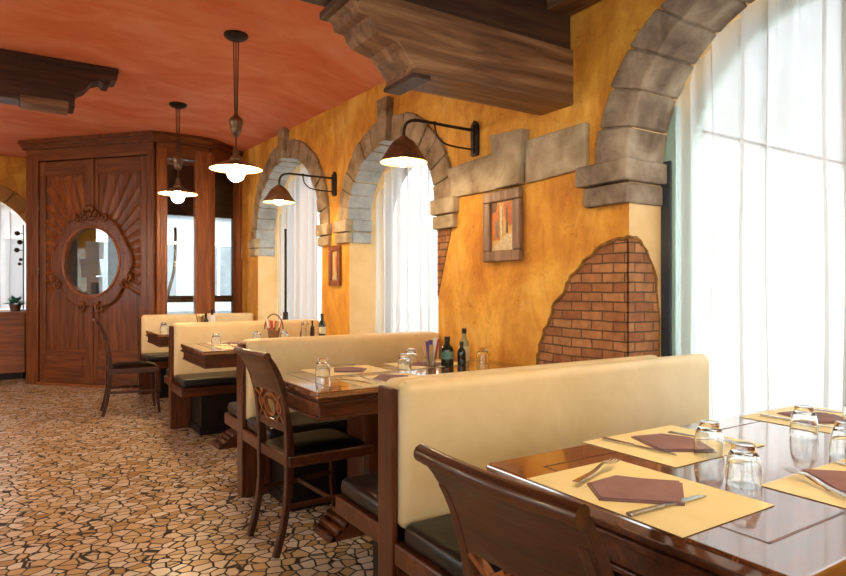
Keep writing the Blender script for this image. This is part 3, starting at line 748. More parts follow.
# ------------------------------------------------------------------ beams
prof = [(1.12, 2.455), (1.12, 2.40), (1.155, 2.385), (1.165, 2.35), (1.215, 2.345), (1.225, 2.315), (1.255, 2.29), (1.30, 2.278), (1.345, 2.268), (1.375, 2.245), (1.395, 2.215), (1.42, 2.19), (1.435, 2.172), (1.425, 2.155), (1.435, 2.135), (1.485, 2.13), (1.50, 2.16), (W + .01, 2.165), (W + .01, 2.455)]
bk = empty('bracket_beam', (0, 0, 0), 0, 'Carved brown timber bracket with scrolled end under the beam, beside the great arch', 'beam')
b = BM(); prism(b, prof, lambda x, z: (x, 2.31, z), lambda x, z: (x, 2.56, z)); obj('scrolled_timber', b, M['beam_x'], bk, bevel=.008)
b = BM(); prism(b, [(1.425, 2.15), (1.52, 2.15), (1.52, 2.128), (1.425, 2.128)], lambda x, z: (x, 2.30, z), lambda x, z: (x, 2.57, z)); obj('nose_moulding', b, M['darkbeam_y'], bk, bevel=.006)
b = BM(); prism(b, [(1.10, 2.43), (1.17, 2.43), (1.17, 2.395), (1.10, 2.395)], lambda x, z: (x, 2.30, z), lambda x, z: (x, 2.57, z)); obj('nose_moulding', b, M['darkbeam_y'], bk, bevel=.006)
b = BM(); box(b, -5, W + .01, 2.33, 2.57, 2.457, 3.12)
tag(obj('ceiling_beam', b, M['darkbeam_x'], bevel=.008), 'Long dark timber beam crossing the ceiling on top of the scrolled bracket', 'beam')
# far bracket at upper left
p2 = [(-3.2, 3.055), (.64, 3.055), (.665, 3.04), (.66, 2.975), (.615, 2.965), (.60, 2.925), (.555, 2.925), (.53, 2.955), (.47, 2.93), (.42, 2.86), (.375, 2.835), (.345, 2.80), (.345, 2.69), (.30, 2.69), (.285, 2.715), (-.02, 2.70), (-.035, 2.68), (-.05, 2.70), (-3.2, 2.68)]
bk2 = empty('bracket_beam', (0, 0, 0), 0, 'Dark timber beam with scrolled end against the red ceiling at upper left', 'beam')
b = BM(); prism(b, p2, lambda x, z: (x, 5.84, z), lambda x, z: (x, 6.06, z)); obj('scrolled_timber', b, M['darkbeam_x'], bk2, bevel=.006)
b = BM(); box(b, -.03, .30, 5.825, 6.075, 2.675, 2.735); obj('carved_band', b, M['beam_x'], bk2, bevel=.008)
b = BM(); box(b, -3.2, .67, 5.815, 6.085, 3.02, 3.066); obj('top_moulding', b, M['darkbeam_x'], bk2, bevel=.006)

# ------------------------------------------------------------------ benches
def make_bench(name, label, loc, xl, far=True, near=True, xr_far=None, base=True):
    e = empty(name, loc, 0, label, 'bench', 'cream and black dining benches'); L = xl
    b = BM(); box(b, 0, .020, -.046, .046, 0, .885); obj('end_panel', b, M['wood_z'], e, bevel=.006)
    b = BM(); box(b, .020, .027, -.042, -.012, .40, .88); box(b, .020, .027, .012, .042, .40, .875); obj('end_moulding', b, M['wood_z'], e, bevel=.004)
    def pad(y0, y1, x1, nm):
        b = BM(); box(b, .027, x1, y0, y1, .43, .905); o = obj(nm, b, M['leather'], e, smooth=True, bevel=.038, seg=5)
        return o
    lf = min(L, xr_far or L)
    if near: pad(-.080, .002, L, 'backrest')
    if far: pad(-.002, .080, lf, 'backrest')
    if not far:
        b = BM(); box(b, .02, L, .005, .06, 0, .86); obj('back_panel', b, M['wood_x'], e, bevel=.004)
    for s, on, xx in ((-1, near, L), (1, far, lf)):
        if not on: continue
        x0 = 0 if s < 0 else .035
        y0, y1 = sorted((s * .06, s * (.48 if s < 0 else .455)))
        b = BM(); box(b, x0, xx, y0, y1, .335, .405); o = obj('seat_frame', b, M['wood_x'], e, bevel=.008)
        y0, y1 = sorted((s * .085, s * (.472 if s < 0 else .447)))
        b = BM(); box(b, x0 + .012, xx - .005, y0, y1, .40, .475); obj('seat_cushion', b, M['black'], e, smooth=True, bevel=.03, seg=4)
        y0, y1 = sorted((s * .06, s * .40))
        b = BM(); box(b, .17, xx - .01, y0, y1, 0, .336); box(b, .155, xx - .01, y0 - (.012 if s < 0 else 0), y1 + (.012 if s > 0 else 0), 0, .07); obj('base', b, M['base'], e, bevel=.006)
    b = BM(); box(b, .02, .17, -.05, .05, 0, .335); obj('foot_panel', b, M['wood_z'], e)
    return e
make_bench('bench', 'Nearest cream-backed wooden bench, its black seat behind the foreground chair', (.972, 1.745, 0), 1.668, xr_far=1.43)
make_bench('bench', 'Second cream-backed bench, directly behind the second table with the bottles', (1.045, 3.60, 0), 1.365)
make_bench('bench', 'Third cream-backed bench, directly behind the table under the lower pendant lamp', (1.045, 5.66, 0), 1.365)
make_bench('bench', 'Farthest cream-backed bench, standing against the wooden entrance vestibule', (1.085, 7.70, 0), 1.32, far=False)

# ------------------------------------------------------------------ tables
def make_table(loc, Lx, Ly, label):
    e = empty('dining_table', loc, 0, label, 'table', 'long wooden dining tables'); ht = .765
    b = BM(); box(b, 0, Lx, 0, Ly, ht - .030, ht); top = obj('tabletop', b, M['table_top'], e, bevel=.007, seg=3)
    # border frame and inlaid panel lines, one thin raised frame
    b = BM(); w_ = .10
    for (x0, x1, y0, y1) in ((w_, Lx - w_, w_, w_ + .006), (w_, Lx - w_, Ly - w_ - .006, Ly - w_), (w_, w_ + .006, w_, Ly - w_), (Lx - w_ - .006, Lx - w_, w_, Ly - w_)):
        box(b, x0, x1, y0, y1, ht - .001, ht + .0006)
    obj('inlay_line', b, M['wood_x'], top)
    b = BM()
    for d, z0, z1 in ((.010, ht - .045, ht - .030), (.0, ht - .062, ht - .045), (.018, ht - .11, ht - .062), (.010, ht - .122, ht - .110)):
        # hollow moulded apron
        for (x0, x1, y0, y1) in ((d, Lx - d, d, .05), (d, Lx - d, Ly - .05, Ly - d), (d, .05, .05, Ly - .05), (Lx - .05, Lx - d, .05, Ly - .05)): box(b, x0, x1, y0, y1, z0, z1)
    obj('apron', b, M['wood_x'], e, bevel=.003)
    yc = Ly / 2
    for x in (.36, Lx - .42):
        b = BM(); box(b, x, x + .12, yc - .10, yc + .10, .10, ht - .03); box(b, x - .02, x + .14, yc - .12, yc + .12, ht - .16, ht - .03); obj('pedestal', b, M['wood_z'], e, bevel=.012)
    fp = [(.17, 0), (.20, .028), (.21, .034), (.235, .05), (.245, .056), (.27, .075), (.285, .10), (.33, .108), (Lx - .16, .108), (Lx - .05, 0)]
    b = BM(); prism(b, fp, lambda x, z: (x, yc - .10, z), lambda x, z: (x, yc + .10, z)); foot = obj('foot', b, M['wood_x'], e, bevel=.004)
    b = BM()
    for (x, z) in ((.192, .018), (.228, .045), (.262, .072)): tube(b, [(x, yc - .10, z), (x, yc + .10, z)], .017, 10)
    obj('foot_moulding', b, M['wood_y'], foot, smooth=True)
    b = BM(); box(b, .42, Lx - .40, yc - .02, yc + .02, .22, .30); obj('stretcher', b, M['wood_x'], e, bevel=.005)
    return e
make_table((.968, .47, 0), 1.445, .75, 'Nearest wooden dining table with four settings beside the tall curtained window')
make_table((1.03, 2.42, 0), 1.37, .75, 'Second wooden dining table, with dark bottles and a sachet jar at its wall end')
make_table((1.04, 4.44, 0), 1.36, .75, 'Third wooden dining table, below the lower pendant lamp')
make_table((1.07, 6.33, 0), 1.33, .75, 'Farthest wooden dining table, below the higher pendant lamp')

# ------------------------------------------------------------------ chairs
def make_chair(label):
    e = empty('dining_chair', (0, 0, 0), 0, label, 'chair', 'dark wooden dining chairs')
    side = spline([(-.265, 0, 0), (-.232, 0, .12), (-.210, 0, .27), (-.203, 0, .42), (-.207, 0, .55), (-.225, 0, .68), (-.258, 0, .80), (-.305, 0, .89)], 4)
    nS = len(side)
    def px(z):
        for p, q in zip(side, side[1:]):
            if p.z <= z <= q.z: return p.x + (q.x - p.x) * (z - p.z) / (q.z - p.z)
        return side[-1].x
    def yy(z): return .159 + .006 * max(0, (z - .45) / .45) - .006 * max(0, (.45 - z) / .45)
    for s in (-1, 1):
        b = BM(); sweep(b, [(p.x, s * yy(p.z), p.z) for p in side if p.z < .86], (0, 1, 0), .0145, [.015 + .006 * math.exp(-((p.z - .43) / .12) ** 2) - .006 * min(1, max(0, (p.z - .6) / .12)) for p in side if p.z < .86])
        obj('back_leg', b, M['chair_z'], e, bevel=.005)
    for s in (-1, 1):
        b = BM(); pts = spline([(.225, s * .195, 0), (.208, s * .193, .15), (.203, s * .19, .30), (.205, s * .19, .435)], 4)
        sweep(b, pts, (0, 1, 0), [.012 + .006 * i / (len(pts) - 1) for i in range(len(pts))], [.012 + .006 * i / (len(pts) - 1) for i in range(len(pts))])
        obj('front_leg', b, M['chair_z'], e, bevel=.004)
    # crest panel: broad curved board rolled over at the top
    b = BM(); zs = [.715 + (.905 - .715) * i / 10 for i in range(11)]; cols = 12; rows = []
    def cx(z): return px(z) if z < .86 else px(.86) - (z - .86) * .75
    for off in (-.011, .011):
        for j, z in enumerate(zs):
            hw = .150 + .050 * (max(0, (z - .715)) / .19) ** .7 if False else .200
            row = []
            for i in range(cols + 1):
                t = -1 + 2 * i / cols
                low = .018 * (1 - t * t) if j == 0 else 0
                row.append(b.verts.new((cx(z) + off + .012 * (t * t) - .006, t * (.178 + .011 * max(0, (j - 4) / 6) ** 2), z + low)))
            rows.append(row)
    n = len(zs)
    for base_ in (0, n):
        for j in range(n - 1):
            for i in range(cols): b.faces.new((rows[base_ + j][i], rows[base_ + j][i + 1], rows[base_ + j + 1][i + 1], rows[base_ + j + 1][i]))
    for j in range(n - 1):
        for i in (0, cols): b.faces.new((rows[j][i], rows[j + 1][i], rows[n + j + 1][i], rows[n + j][i]))
    for i in range(cols):
        for j in (0, n - 1): b.faces.new((rows[j][i], rows[j][i + 1], rows[n + j][i + 1], rows[n + j][i]))
    crest = obj('crest_panel', b, M['chair_y'], e, smooth=True, auto=.7)
    b = BM(); tube(b, [(cx(.905) - .008 + .012 * t * t, t * .189, .905) for t in (-1, -.75, -.5, -.25, 0, .25, .5, .75, 1)], .0165, 12)
    obj('top_roll', b, M['chair_y'], crest, smooth=True, auto=.7)
    # openwork: oval ring and crossing bows
    z0, z1 = .585, .722; zc = (z0 + z1) / 2 + .004
    b = BM()
    ring = [(px(zc + .048 * math.sin(t)), .062 * math.cos(t), zc + .048 * math.sin(t)) for t in (2 * PI * i / 24 for i in range(24))]
    sweep(b, ring, (1, 0, 0), .009, .006, True)
    for s in (-1, 1):
        pts = spline([(px(z0), s * .146, z0), (px(zc) , s * .085, zc - .012), (px(zc), s * .085, zc + .012), (px(z1), s * .146, z1)], 5)
        sweep(b, pts, (1, 0, 0), .009, .006)
        pts = spline([(px(z0), s * .05, z0), (px(zc), s * .125, zc), (px(z1), s * .05, z1)], 6)
        sweep(b, pts, (1, 0, 0), .009, .006)
        tube(b, [(px(zc) - .011, s * .10, zc), (px(zc) + .011, s * .10, zc)], .012, 10)
    obj('openwork_splat', b, M['frame_z'], e, bevel=.002)
    b = BM(); box(b, px(.57) - .010, px(.57) + .010, -.158, .158, .55, .592); obj('back_rail', b, M['chair_y'], e, bevel=.005)
    # seat frame
    b = BM(); pts = [(-.215, -.182), (.222, -.212), (.222, .212), (-.215, .182)]
    prism(b, pts, lambda x, y: (x, y, .395), lambda x, y: (x, y, .448)); obj('seat_frame', b, M['chair_y'], e, bevel=.008)
    b = BM(); g = []
    for i in range(13):
        row = []
        for j in range(13):
            u = -1 + i / 6; v = -1 + j / 6; x = .012 + u * .195; y = v * (.172 + .0135 * u * 1.0 + .005)
            row.append(b.verts.new((x, y, .447 + .032 * (1 - u ** 4) ** .6 * (1 - v ** 4) ** .6)))
        g.append(row)
    for i in range(12):
        for j in range(12): b.faces.new((g[i][j], g[i + 1][j], g[i + 1][j + 1], g[i][j + 1]))
    bmesh.ops.solidify(b, geom=b.faces[:], thickness=.004)
    obj('seat_cushion', b, M['black'], e, smooth=True)
    for s in (-1, 1):
        b = BM(); sweep(b, [(-.213, s * .167, .22), (.207, s * .192, .22)], (0, 1, 0), .008, .012); obj('stretcher', b, M['chair_x'], e, bevel=.003)
    b = BM(); box(b, -.008, .008, -.178, .178, .21, .232); obj('stretcher', b, M['chair_y'], e, bevel=.003)
    return e
ch = make_chair('Foreground dark wooden chair with broad rolled crest, at the end of the nearest table')
relabel(ch, None, (.922, .758, 0), math.radians(1))
c2 = copy_tree(ch); relabel(c2, 'Dark wooden chair with openwork back, at the end of the second table', (1.195, 2.855, 0), math.radians(4))
c4 = copy_tree(ch); relabel(c4, 'Farthest dark wooden chair, in front of the carved double doors', (.885, 6.655, 0), math.radians(-3))

# ------------------------------------------------------------------ tableware
HT = .7662
def make_mat(label):
    b = BM(); box(b, -.15, .15, -.20, .20, 0, .0008)
    return tag(obj('placemat', b, M['mat']), label, 'placemat', 'straw yellow paper placemats')
def make_napkin(label):
    e = empty('napkin', (0, 0, 0), 0, label, 'napkin', 'plum paper napkins')
    b = BM(); P_ = [(-.115, -.02), (-.07, .075), (.03, .095), (.125, -.01), (.02, -.115)]
    prism(b, P_, lambda x, y: (x, y, 0), lambda x, y: (x, y, .003)); o = obj('lower_fold', b, M['napkin'], e)
    b = BM(); P_ = [(-.108, -.018), (-.066, .07), (.01, .085), (.116, -.01), (.018, -.108)]
    prism(b, P_, lambda x, y: (x, y, .003), lambda x, y: (x, y, .0055 + .003 * max(0, x) / .1)); obj('upper_fold', b, M['napkin'], e)
    return e
def make_fork(label):
    e = empty('fork', (0, 0, 0), 0, label, 'fork', 'steel forks')
    def zz(x): return .003 + .010 * math.exp(-((x - .035) / .03) ** 2) + (.006 if x > .085 else 0) * 0 + .004 * max(0, (-x) / .1)
    b = BM(); P_ = spline([(-.10, 0, 0), (-.06, 0, .001), (-.01, 0, .003), (.03, 0, .010), (.05, 0, .010)], 5); hs = [.0095 - .0055 * min(1, (i / (len(P_) - 1)) * 1.3) for i in range(len(P_))]
    sweep(b, [(p.x, p.y, p.z + .003) for p in P_], (0, 1, 0), hs, .0015); obj('handle', b, M['steel'], e, bevel=.0008)
    b = BM(); P_ = [(.045, 0, .0132), (.055, 0, .0125), (.066, 0, .0108), (.072, 0, .0098)]
    sweep(b, P_, (0, 1, 0), [.004, .010, .0125, .0125], .0012); h = obj('head', b, M['steel'], e)
    for k in range(4):
        y = -.0105 + k * .007
        b = BM(); sweep(b, [(.071, y, .0098), (.088, y, .0078), (.104, y, .0095), (.112, y, .0115)], (0, 1, 0), [.0021, .0019, .0016, .0009], .0011); obj('tine', b, M['steel'], h)
    return e
def make_knife(label):
    e = empty('knife', (0, 0, 0), 0, label, 'knife', 'steel knives')
    b = BM(); prism(b, [(-.115, -.008), (-.118, 0), (-.115, .008), (-.03, .0055), (-.015, .0045), (-.015, -.0045), (-.03, -.0055)], lambda x, y: (x, y, .001), lambda x, y: (x, y, .007)); obj('handle', b, M['steel'], e, bevel=.002)
    b = BM(); prism(b, [(-.016, -.0045), (-.016, .005), (.0, .009), (.06, .0095), (.10, .006), (.112, -.004), (.06, -.007)], lambda x, y: (x, y, .002), lambda x, y: (x, y, .004)); obj('blade', b, M['steel'], e)
    return e
def make_tumbler(label):
    """upside-down faceted tumbler: thick base uppermost"""
    e = empty('tumbler', (0, 0, 0), 0, label, 'glass', 'upturned glass tumblers')
    b = BM()
    prof = [(.0400, 0), (.0412, .012), (.0405, .035), (.0385, .055), (.0350, .072), (.0290, .083), (.0275, .088), (.0280, .094), (.0250, .098), (.0, .0965), ]
    inn = [(.0, .078), (.024, .076), (.0310, .068), (.0355, .052), (.0375, .035), (.0385, .012), (.0384, 0)]
    lathe(b, prof + inn, 28, close=False)
    # close rim
    bmesh.ops.remove_doubles(b, verts=b.verts, dist=1e-5)
    be = [ed for ed in b.edges if ed.is_boundary]
    if be: bmesh.ops.bridge_loops(b, edges=be)
    obj('bowl', b, M['glass'], e, smooth=True, auto=.9)
    return e
protos = {}
def put(kind, maker, label, loc, rz=0, scale=None):
    if kind not in protos: o = maker(label); protos[kind] = o
    else: o = copy_tree(protos[kind]); o['label'] = label
    o.location = loc; o.rotation_euler = (0, 0, rz)
    o.scale = (1, 1, 1) if not scale else (scale, scale, scale)
    return o
def setting(cx, cy, rz, T, who, nap=True, fork=True, knife=True, rn=0., fk=(.0, .10), kn=(-.02, -.13), fr=0., kr=0., nz=0., noff=(0, 0)):
    R_ = Matrix.Rotation(rz, 3, 'Z'); at = lambda x, y, z: tuple(Vector((cx, cy, T)) + R_ @ Vector((x, y, z)))
    put('placemat', make_mat, 'Straw yellow placemat ' + who, at(0, 0, 0), rz)
    if nap: put('napkin', make_napkin, 'Plum napkin ' + who, at(noff[0], noff[1], .0009), rz + rn)
    if fork: put('fork', make_fork, 'Steel fork ' + who, at(fk[0], fk[1], .0065 + nz), rz + fr)
    if knife: put('knife', make_knife, 'Steel knife ' + who, at(kn[0], kn[1], .001), rz + kr)
setting(1.115, .865, 0, HT, 'nearest the foreground chair', rn=-.15, noff=(-.01, .01), fk=(-.005, .125), fr=.30, nz=.002, kn=(-.035, -.09), kr=-.05)
setting(1.53, 1.085, -PI / 2, HT, 'on the bench side of the nearest table', rn=.2, fk=(.03, .09), fr=.1, kn=(-.02, -.12), kr=.1)
setting(1.565, .60, PI / 2, HT, 'at the lower right corner of the photo', rn=.1, noff=(.03, .02), fk=(.06, .12), fr=-.5, kn=(.04, -.13))
setting(2.24, 1.04, -PI / 2, HT, 'closest to the tall curtained window', fk=(.03, .10), kn=(-.0, -.13), rn=.2)
setting(1.44, 3.00, -PI / 2, HT, 'on the bench side of the second table', rn=.2, noff=(0, .02), fk=(-.10, -.02), fr=1.3, knife=False, nz=.004)
setting(1.46, 2.60, PI / 2, HT, 'at the near side of the second table', rn=.1, noff=(0, -.03), fk=(.0, .11), fr=.3, knife=True, kn=(.02, .16), kr=.25)
setting(1.95, 3.00, -PI / 2, HT, 'toward the wall end of the second table', knife=False)
setting(1.42, 5.0, -PI / 2, HT, 'on the bench side of the third table', knife=False, fk=(.02, .12))
setting(1.40, 4.66, PI / 2, HT, 'on the near side of the third table', fk=(.08, .10), kn=(.08, -.13))
for x, y, lab in ((1.497, .955, 'Upturned clear tumbler on the nearest table, second from the foreground napkin'), (1.345, .775, 'Upturned clear tumbler on the nearest table, beside the foreground place setting'),
                  (1.93, .93, 'Upturned clear tumbler toward the window end of the nearest table'), (2.19, .90, 'Upturned clear tumbler closest to the tall curtained window'), (1.79, .76, 'Upturned clear tumbler at the right edge of the photo'),
                  (1.24, 2.85, 'Upturned clear tumbler alone near the left end of the second table'), (1.70, 2.83, 'Upturned tumbler on the second table, left of the pair before the cutlery jar'), (1.87, 3.04, 'Upturned tumbler on the second table, right of the pair before the cutlery jar'),
                  (2.25, 2.86, 'Upturned clear tumbler at the wall end of the second table'), (1.25, 4.92, 'Upturned clear tumbler near the left end of the third table'),
                  (1.585, 4.96, 'Upturned tumbler just showing over the second bench, left of the basket'), (1.80, 4.92, 'Upturned tumbler just showing over the second bench, right of the basket'), (1.20, 6.80, 'Upturned clear tumbler on the farthest table')):
    put('tumbler', make_tumbler, lab, (x, y, HT + .001), 0, .9)

def make_bottle(name, label, loc, h, r, lab_mat, cap=M['iron'], body=M['bottle'], lz=(.25, .5)):
    e = empty(name, loc, random.uniform(0, 6), label, 'bottle')
    b = BM(); lathe(b, [(0, 0), (r * .95, 0), (r, .006), (r, h * .55), (r * .9, h * .63), (r * .42, h * .74), (r * .38, h * .90), (0, h * .90)], 20); obj('body', b, body, e, smooth=True, auto=.8)
    b = BM(); lathe(b, [(0, h * .86), (r * .46, h * .86), (r * .46, h), (0, h)], 16); obj('cap', b, cap, e, smooth=True, auto=.8)
    if lab_mat:
        b = BM(); lathe(b, [(r + .0006, h * lz[0]), (r + .0006, h * lz[1])], 20); obj('label', b, lab_mat, e, smooth=True)
    return e
make_bottle('oil_bottle', 'Squat dark bottle with green label on the second table, beside the cutlery jar', (2.005, 2.87, HT), .165, .036, M['green_label'])
make_bottle('vinegar_bottle', 'Small black bottle between the green-labelled and the tall bottle', (2.09, 2.85, HT), .135, .024, None)
M['pale_bottle'] = noise_mat('pale_bottle_glass', [(.3, (.30, .27, .14)), (.7, (.42, .38, .22))], (1, 1, 1), 8, 2, .12)
make_bottle('oil_bottle', 'Tall pale bottle with black cap, rightmost bottle on the second table', (2.145, 2.90, HT), .205, .030, M['bottle_label'], body=M['pale_bottle'], lz=(.1, .5))
make_bottle('oil_bottle', 'Dark bottle with cream label at the wall end of the third table', (2.17, 5.0, HT), .22, .030, M['bottle_label'], lz=(.22, .48))
make_bottle('vinegar_bottle', 'Narrow brown bottle left of the cream-labelled bottle on the third table', (2.10, 5.05, HT), .16, .018, None, body=M['cable'])
make_bottle('oil_bottle', 'White-labelled dark bottle rising above the third bench', (1.66, 6.70, HT), .215, .030, M['white_paper'], lz=(.3, .75))
make_bottle('vinegar_bottle', 'Small dark bottle left of the white-labelled bottle above the third bench', (1.60, 6.72, HT), .175, .026, None)
# jars of sachets and breadsticks
def make_jar(label, loc, n, h, mats, rad=.034, body=None, handle=False):
    e = empty('basket' if handle else 'jar', loc, 0, label, 'basket' if handle else 'jar')
    b = BM(); lathe(b, [(0, 0), (rad * .8, 0), (rad, h * .55), (rad * .92, h * .55), (rad * .72, .005), (0, .005)], 18); obj('body', b, body or M['glass'], e, smooth=True, auto=.8)
    for k in range(n):
        a_ = 2 * PI * k / n; b = BM(); r1 = rad * .45; r2 = rad * 1.35; hh = h * random.uniform(.8, 1.05)
        p = Vector((r1 * math.cos(a_), r1 * math.sin(a_), .01)); q = Vector((r2 * math.cos(a_), r2 * math.sin(a_), hh)); sd = Vector((-math.sin(a_), math.cos(a_), 0))
        sweep(b, [p, p.lerp(q, .5) , q], sd, [.006, .011, .012], .002); obj('sachet', b, mats[k % len(mats)], e)
    if handle:
        b = BM(); tube(b, [(0, rad * 1.5 * math.cos(t), h * .5 + h * .62 * math.sin(t)) for t in (PI * i / 14 for i in range(15))], .006, 8); obj('handle', b, M['wicker'], e, smooth=True)
    return e
make_jar('Glass jar of red, violet and ochre sachets left of the bottles on the second table', (1.905, 2.885, HT), 12, .155, [M['red'], M['gold'], M['violet'], M['gold'], M['white_paper']])
bs = make_jar('Wicker basket with arched handle and red sachets, above the second bench', (1.745, 5.02, HT), 8, .20, [M['red'], M['gold'], M['red'], M['white_paper']], .052, M['wicker'], True)
bs.rotation_euler = (0, 0, math.radians(55))
make_jar('Brown jar of ochre sachets rising above the third bench', (1.54, 6.70, HT), 6, .165, [M['gold'], M['wicker']], .03, M['wicker'])
for i, (x, y, lab) in enumerate(((2.04, 5.02, 'Glass cruet with chrome top on the third table, left of the narrow bottle'), (1.985, 4.98, 'Leftmost small glass cruet with chrome top on the third table'))):
    e = empty('cruet', (x, y, HT), 0, lab, 'cruet', 'glass cruets')
    b = BM(); lathe(b, [(0, 0), (.024, 0), (.026, .05), (.014, .10), (.012, .135), (0, .135)], 16); obj('body', b, M['glass'], e, smooth=True, auto=.8)
    b = BM(); lathe(b, [(0, .13), (.014, .13), (.013, .15), (0, .158)], 14); obj('chrome_top', b, M['steel'], e, smooth=True)

# ------------------------------------------------------------------ lamps
def pendant(loc, drop, label):
    e = empty('pendant_lamp', loc, 0, label, 'lamp', 'counterweight pendant lamps')   # loc = ceiling point
    b = BM(); lathe(b, [(0, 0), (.085, 0), (.088, -.012), (.07, -.03), (.03, -.045), (0, -.048)], 24); obj('ceiling_rose', b, M['iron'], e, smooth=True, auto=.8)
    zs = -drop
    for dx in (-.022, 0, .022):
        b = BM(); end = zs + (.36 if dx else .12); tube(b, [(dx * .9, dx * .3, -.04), (dx * .45, dx * .2, end)], .0042, 7); obj('cord', b, M['cable'], e, smooth=True)
    b = BM(); lathe(b, [(0, zs + .40), (.012, zs + .395), (.018, zs + .37), (.048, zs + .345), (.052, zs + .315), (.040, zs + .29), (.045, zs + .275), (.03, zs + .235), (.018, zs + .22), (.0, zs + .205)], 20)
    obj('counterweight', b, M['brass'], e, smooth=True)
    b = BM(); tube(b, [(0, 0, zs + .21), (0, 0, zs + .06)], .006, 8); lathe(b, [(0, zs + .14), (.014, zs + .135), (.024, zs + .10), (.020, zs + .08), (.042, zs + .06), (.045, zs + .03), (0, zs + .03)], 18); obj('lamp_holder', b, M['brass'], e, smooth=True)
    b = BM(); R_ = .19
    lathe(b, [(.03, zs + .045), (.05, zs + .038), (.10, zs + .020), (R_ - .02, zs - .010), (R_, zs - .020), (R_ - .001, zs - .026)], 40); sh = obj('lamp_shade', b, M['brass'], e, smooth=True)
    b = BM(); lathe(b, [(.03, zs + .040), (.05, zs + .033), (.10, zs + .015), (R_ - .02, zs - .015), (R_ - .002, zs - .025)], 40); obj('shade_lining', b, M['shade_in'], sh, smooth=True)
    b = BM(); ball(b, (0, 0, zs - .055), .062, 1, 1, 1, 20, 14); lathe(b, [(.02, zs + .03), (.026, zs - .01)], 14); obj('bulb', b, M['bulb'], e, smooth=True)
    return e
pendant((1.306, 4.58, ZC), .965, 'Lower and nearer pendant lamp with flat cream shade, above the third table')
pendant((1.302, 6.615, ZC), .885, 'Higher and farther pendant lamp with flat cream shade, in front of the vestibule')
for x, y, z, lab in ((1.45, .85, 2.74, 'Added unseen pendant lamp for warm fill light, over the nearest table'), (-2.4, 2.6, ZC, 'Added unseen fill lamp over the aisle at left, nearest of three'), (-2.4, 4.9, ZC, 'Added unseen fill lamp over the aisle at left, middle of three'), (-2.6, 7.4, ZC, 'Added unseen fill lamp over the aisle at left, farthest of three')):
    pd = pendant((x, y, z), z - 2.1, lab)  # out-of-view pendants added to brighten the room with warm fill

def sconce(loc, label):
    """loc: centre of wall plate on wall plane"""
    e = empty('wall_lamp', loc, 0, label, 'lamp', 'iron swan neck wall lamps')
    b = BM(); prism(b, [(-.028, -.10), (.028, -.10), (.034, -.08), (.034, .08), (.028, .10), (.012, .118), (0, .128), (-.012, .118), (-.028, .10), (-.034, .08), (-.034, -.08)], lambda y, z: (0, y, z), lambda y, z: (-.024, y, z))
    prism(b, [(-.014, -.085), (.014, -.085), (.014, .095), (-.014, .095)], lambda y, z: (-.02, y, z), lambda y, z: (-.038, y, z)); obj('wall_plate', b, M['iron'], e, bevel=.004)
    b = BM(); pts = spline([(-.02, 0, .062), (-.22, 0, .062), (-.40, 0, .064), (-.47, 0, .060), (-.515, 0, .040), (-.535, 0, .005), (-.54, 0, -.04)], 6); tube(b, pts, .0095, 10)
    pts = spline([(-.02, 0, -.060), (-.15, 0, -.060), (-.25, 0, -.048), (-.30, 0, -.01), (-.315, 0, .03), (-.32, 0, .062)], 6); tube(b, pts, .006, 8)
    ball(b, (-.32, 0, .064), .014); obj('arm', b, M['iron'], e, smooth=True)
    z = -.195; cx = -.54
    b = BM(); lathe(b, [(0, z + .150), (.020, z + .150), (.030, z + .140), (.062, z + .118), (.084, z + .090), (.104, z + .055), (.130, z + .018), (.142, z), (.1415, z - .004)], 32, cx, 0); sh = obj('lamp_shade', b, M['brass'], e, smooth=True)
    b = BM(); lathe(b, [(0, z + .128), (.056, z + .110), (.079, z + .082), (.100, z + .048), (.126, z + .011), (.140, z - .003)], 32, cx, 0); obj('shade_lining', b, M['shade_in'], sh, smooth=True)
    b = BM(); ball(b, (cx, 0, z + .012), .036, 1, 1, 1.15, 18, 12); obj('bulb', b, M['small_bulb'], e, smooth=True)
    return e
sconce((W, 3.14, 2.145), 'Iron wall lamp with brown shade in front of the middle arched window')
sconce((W, 5.27, 2.160), 'Iron wall lamp with brown shade in front of the farthest arched window')

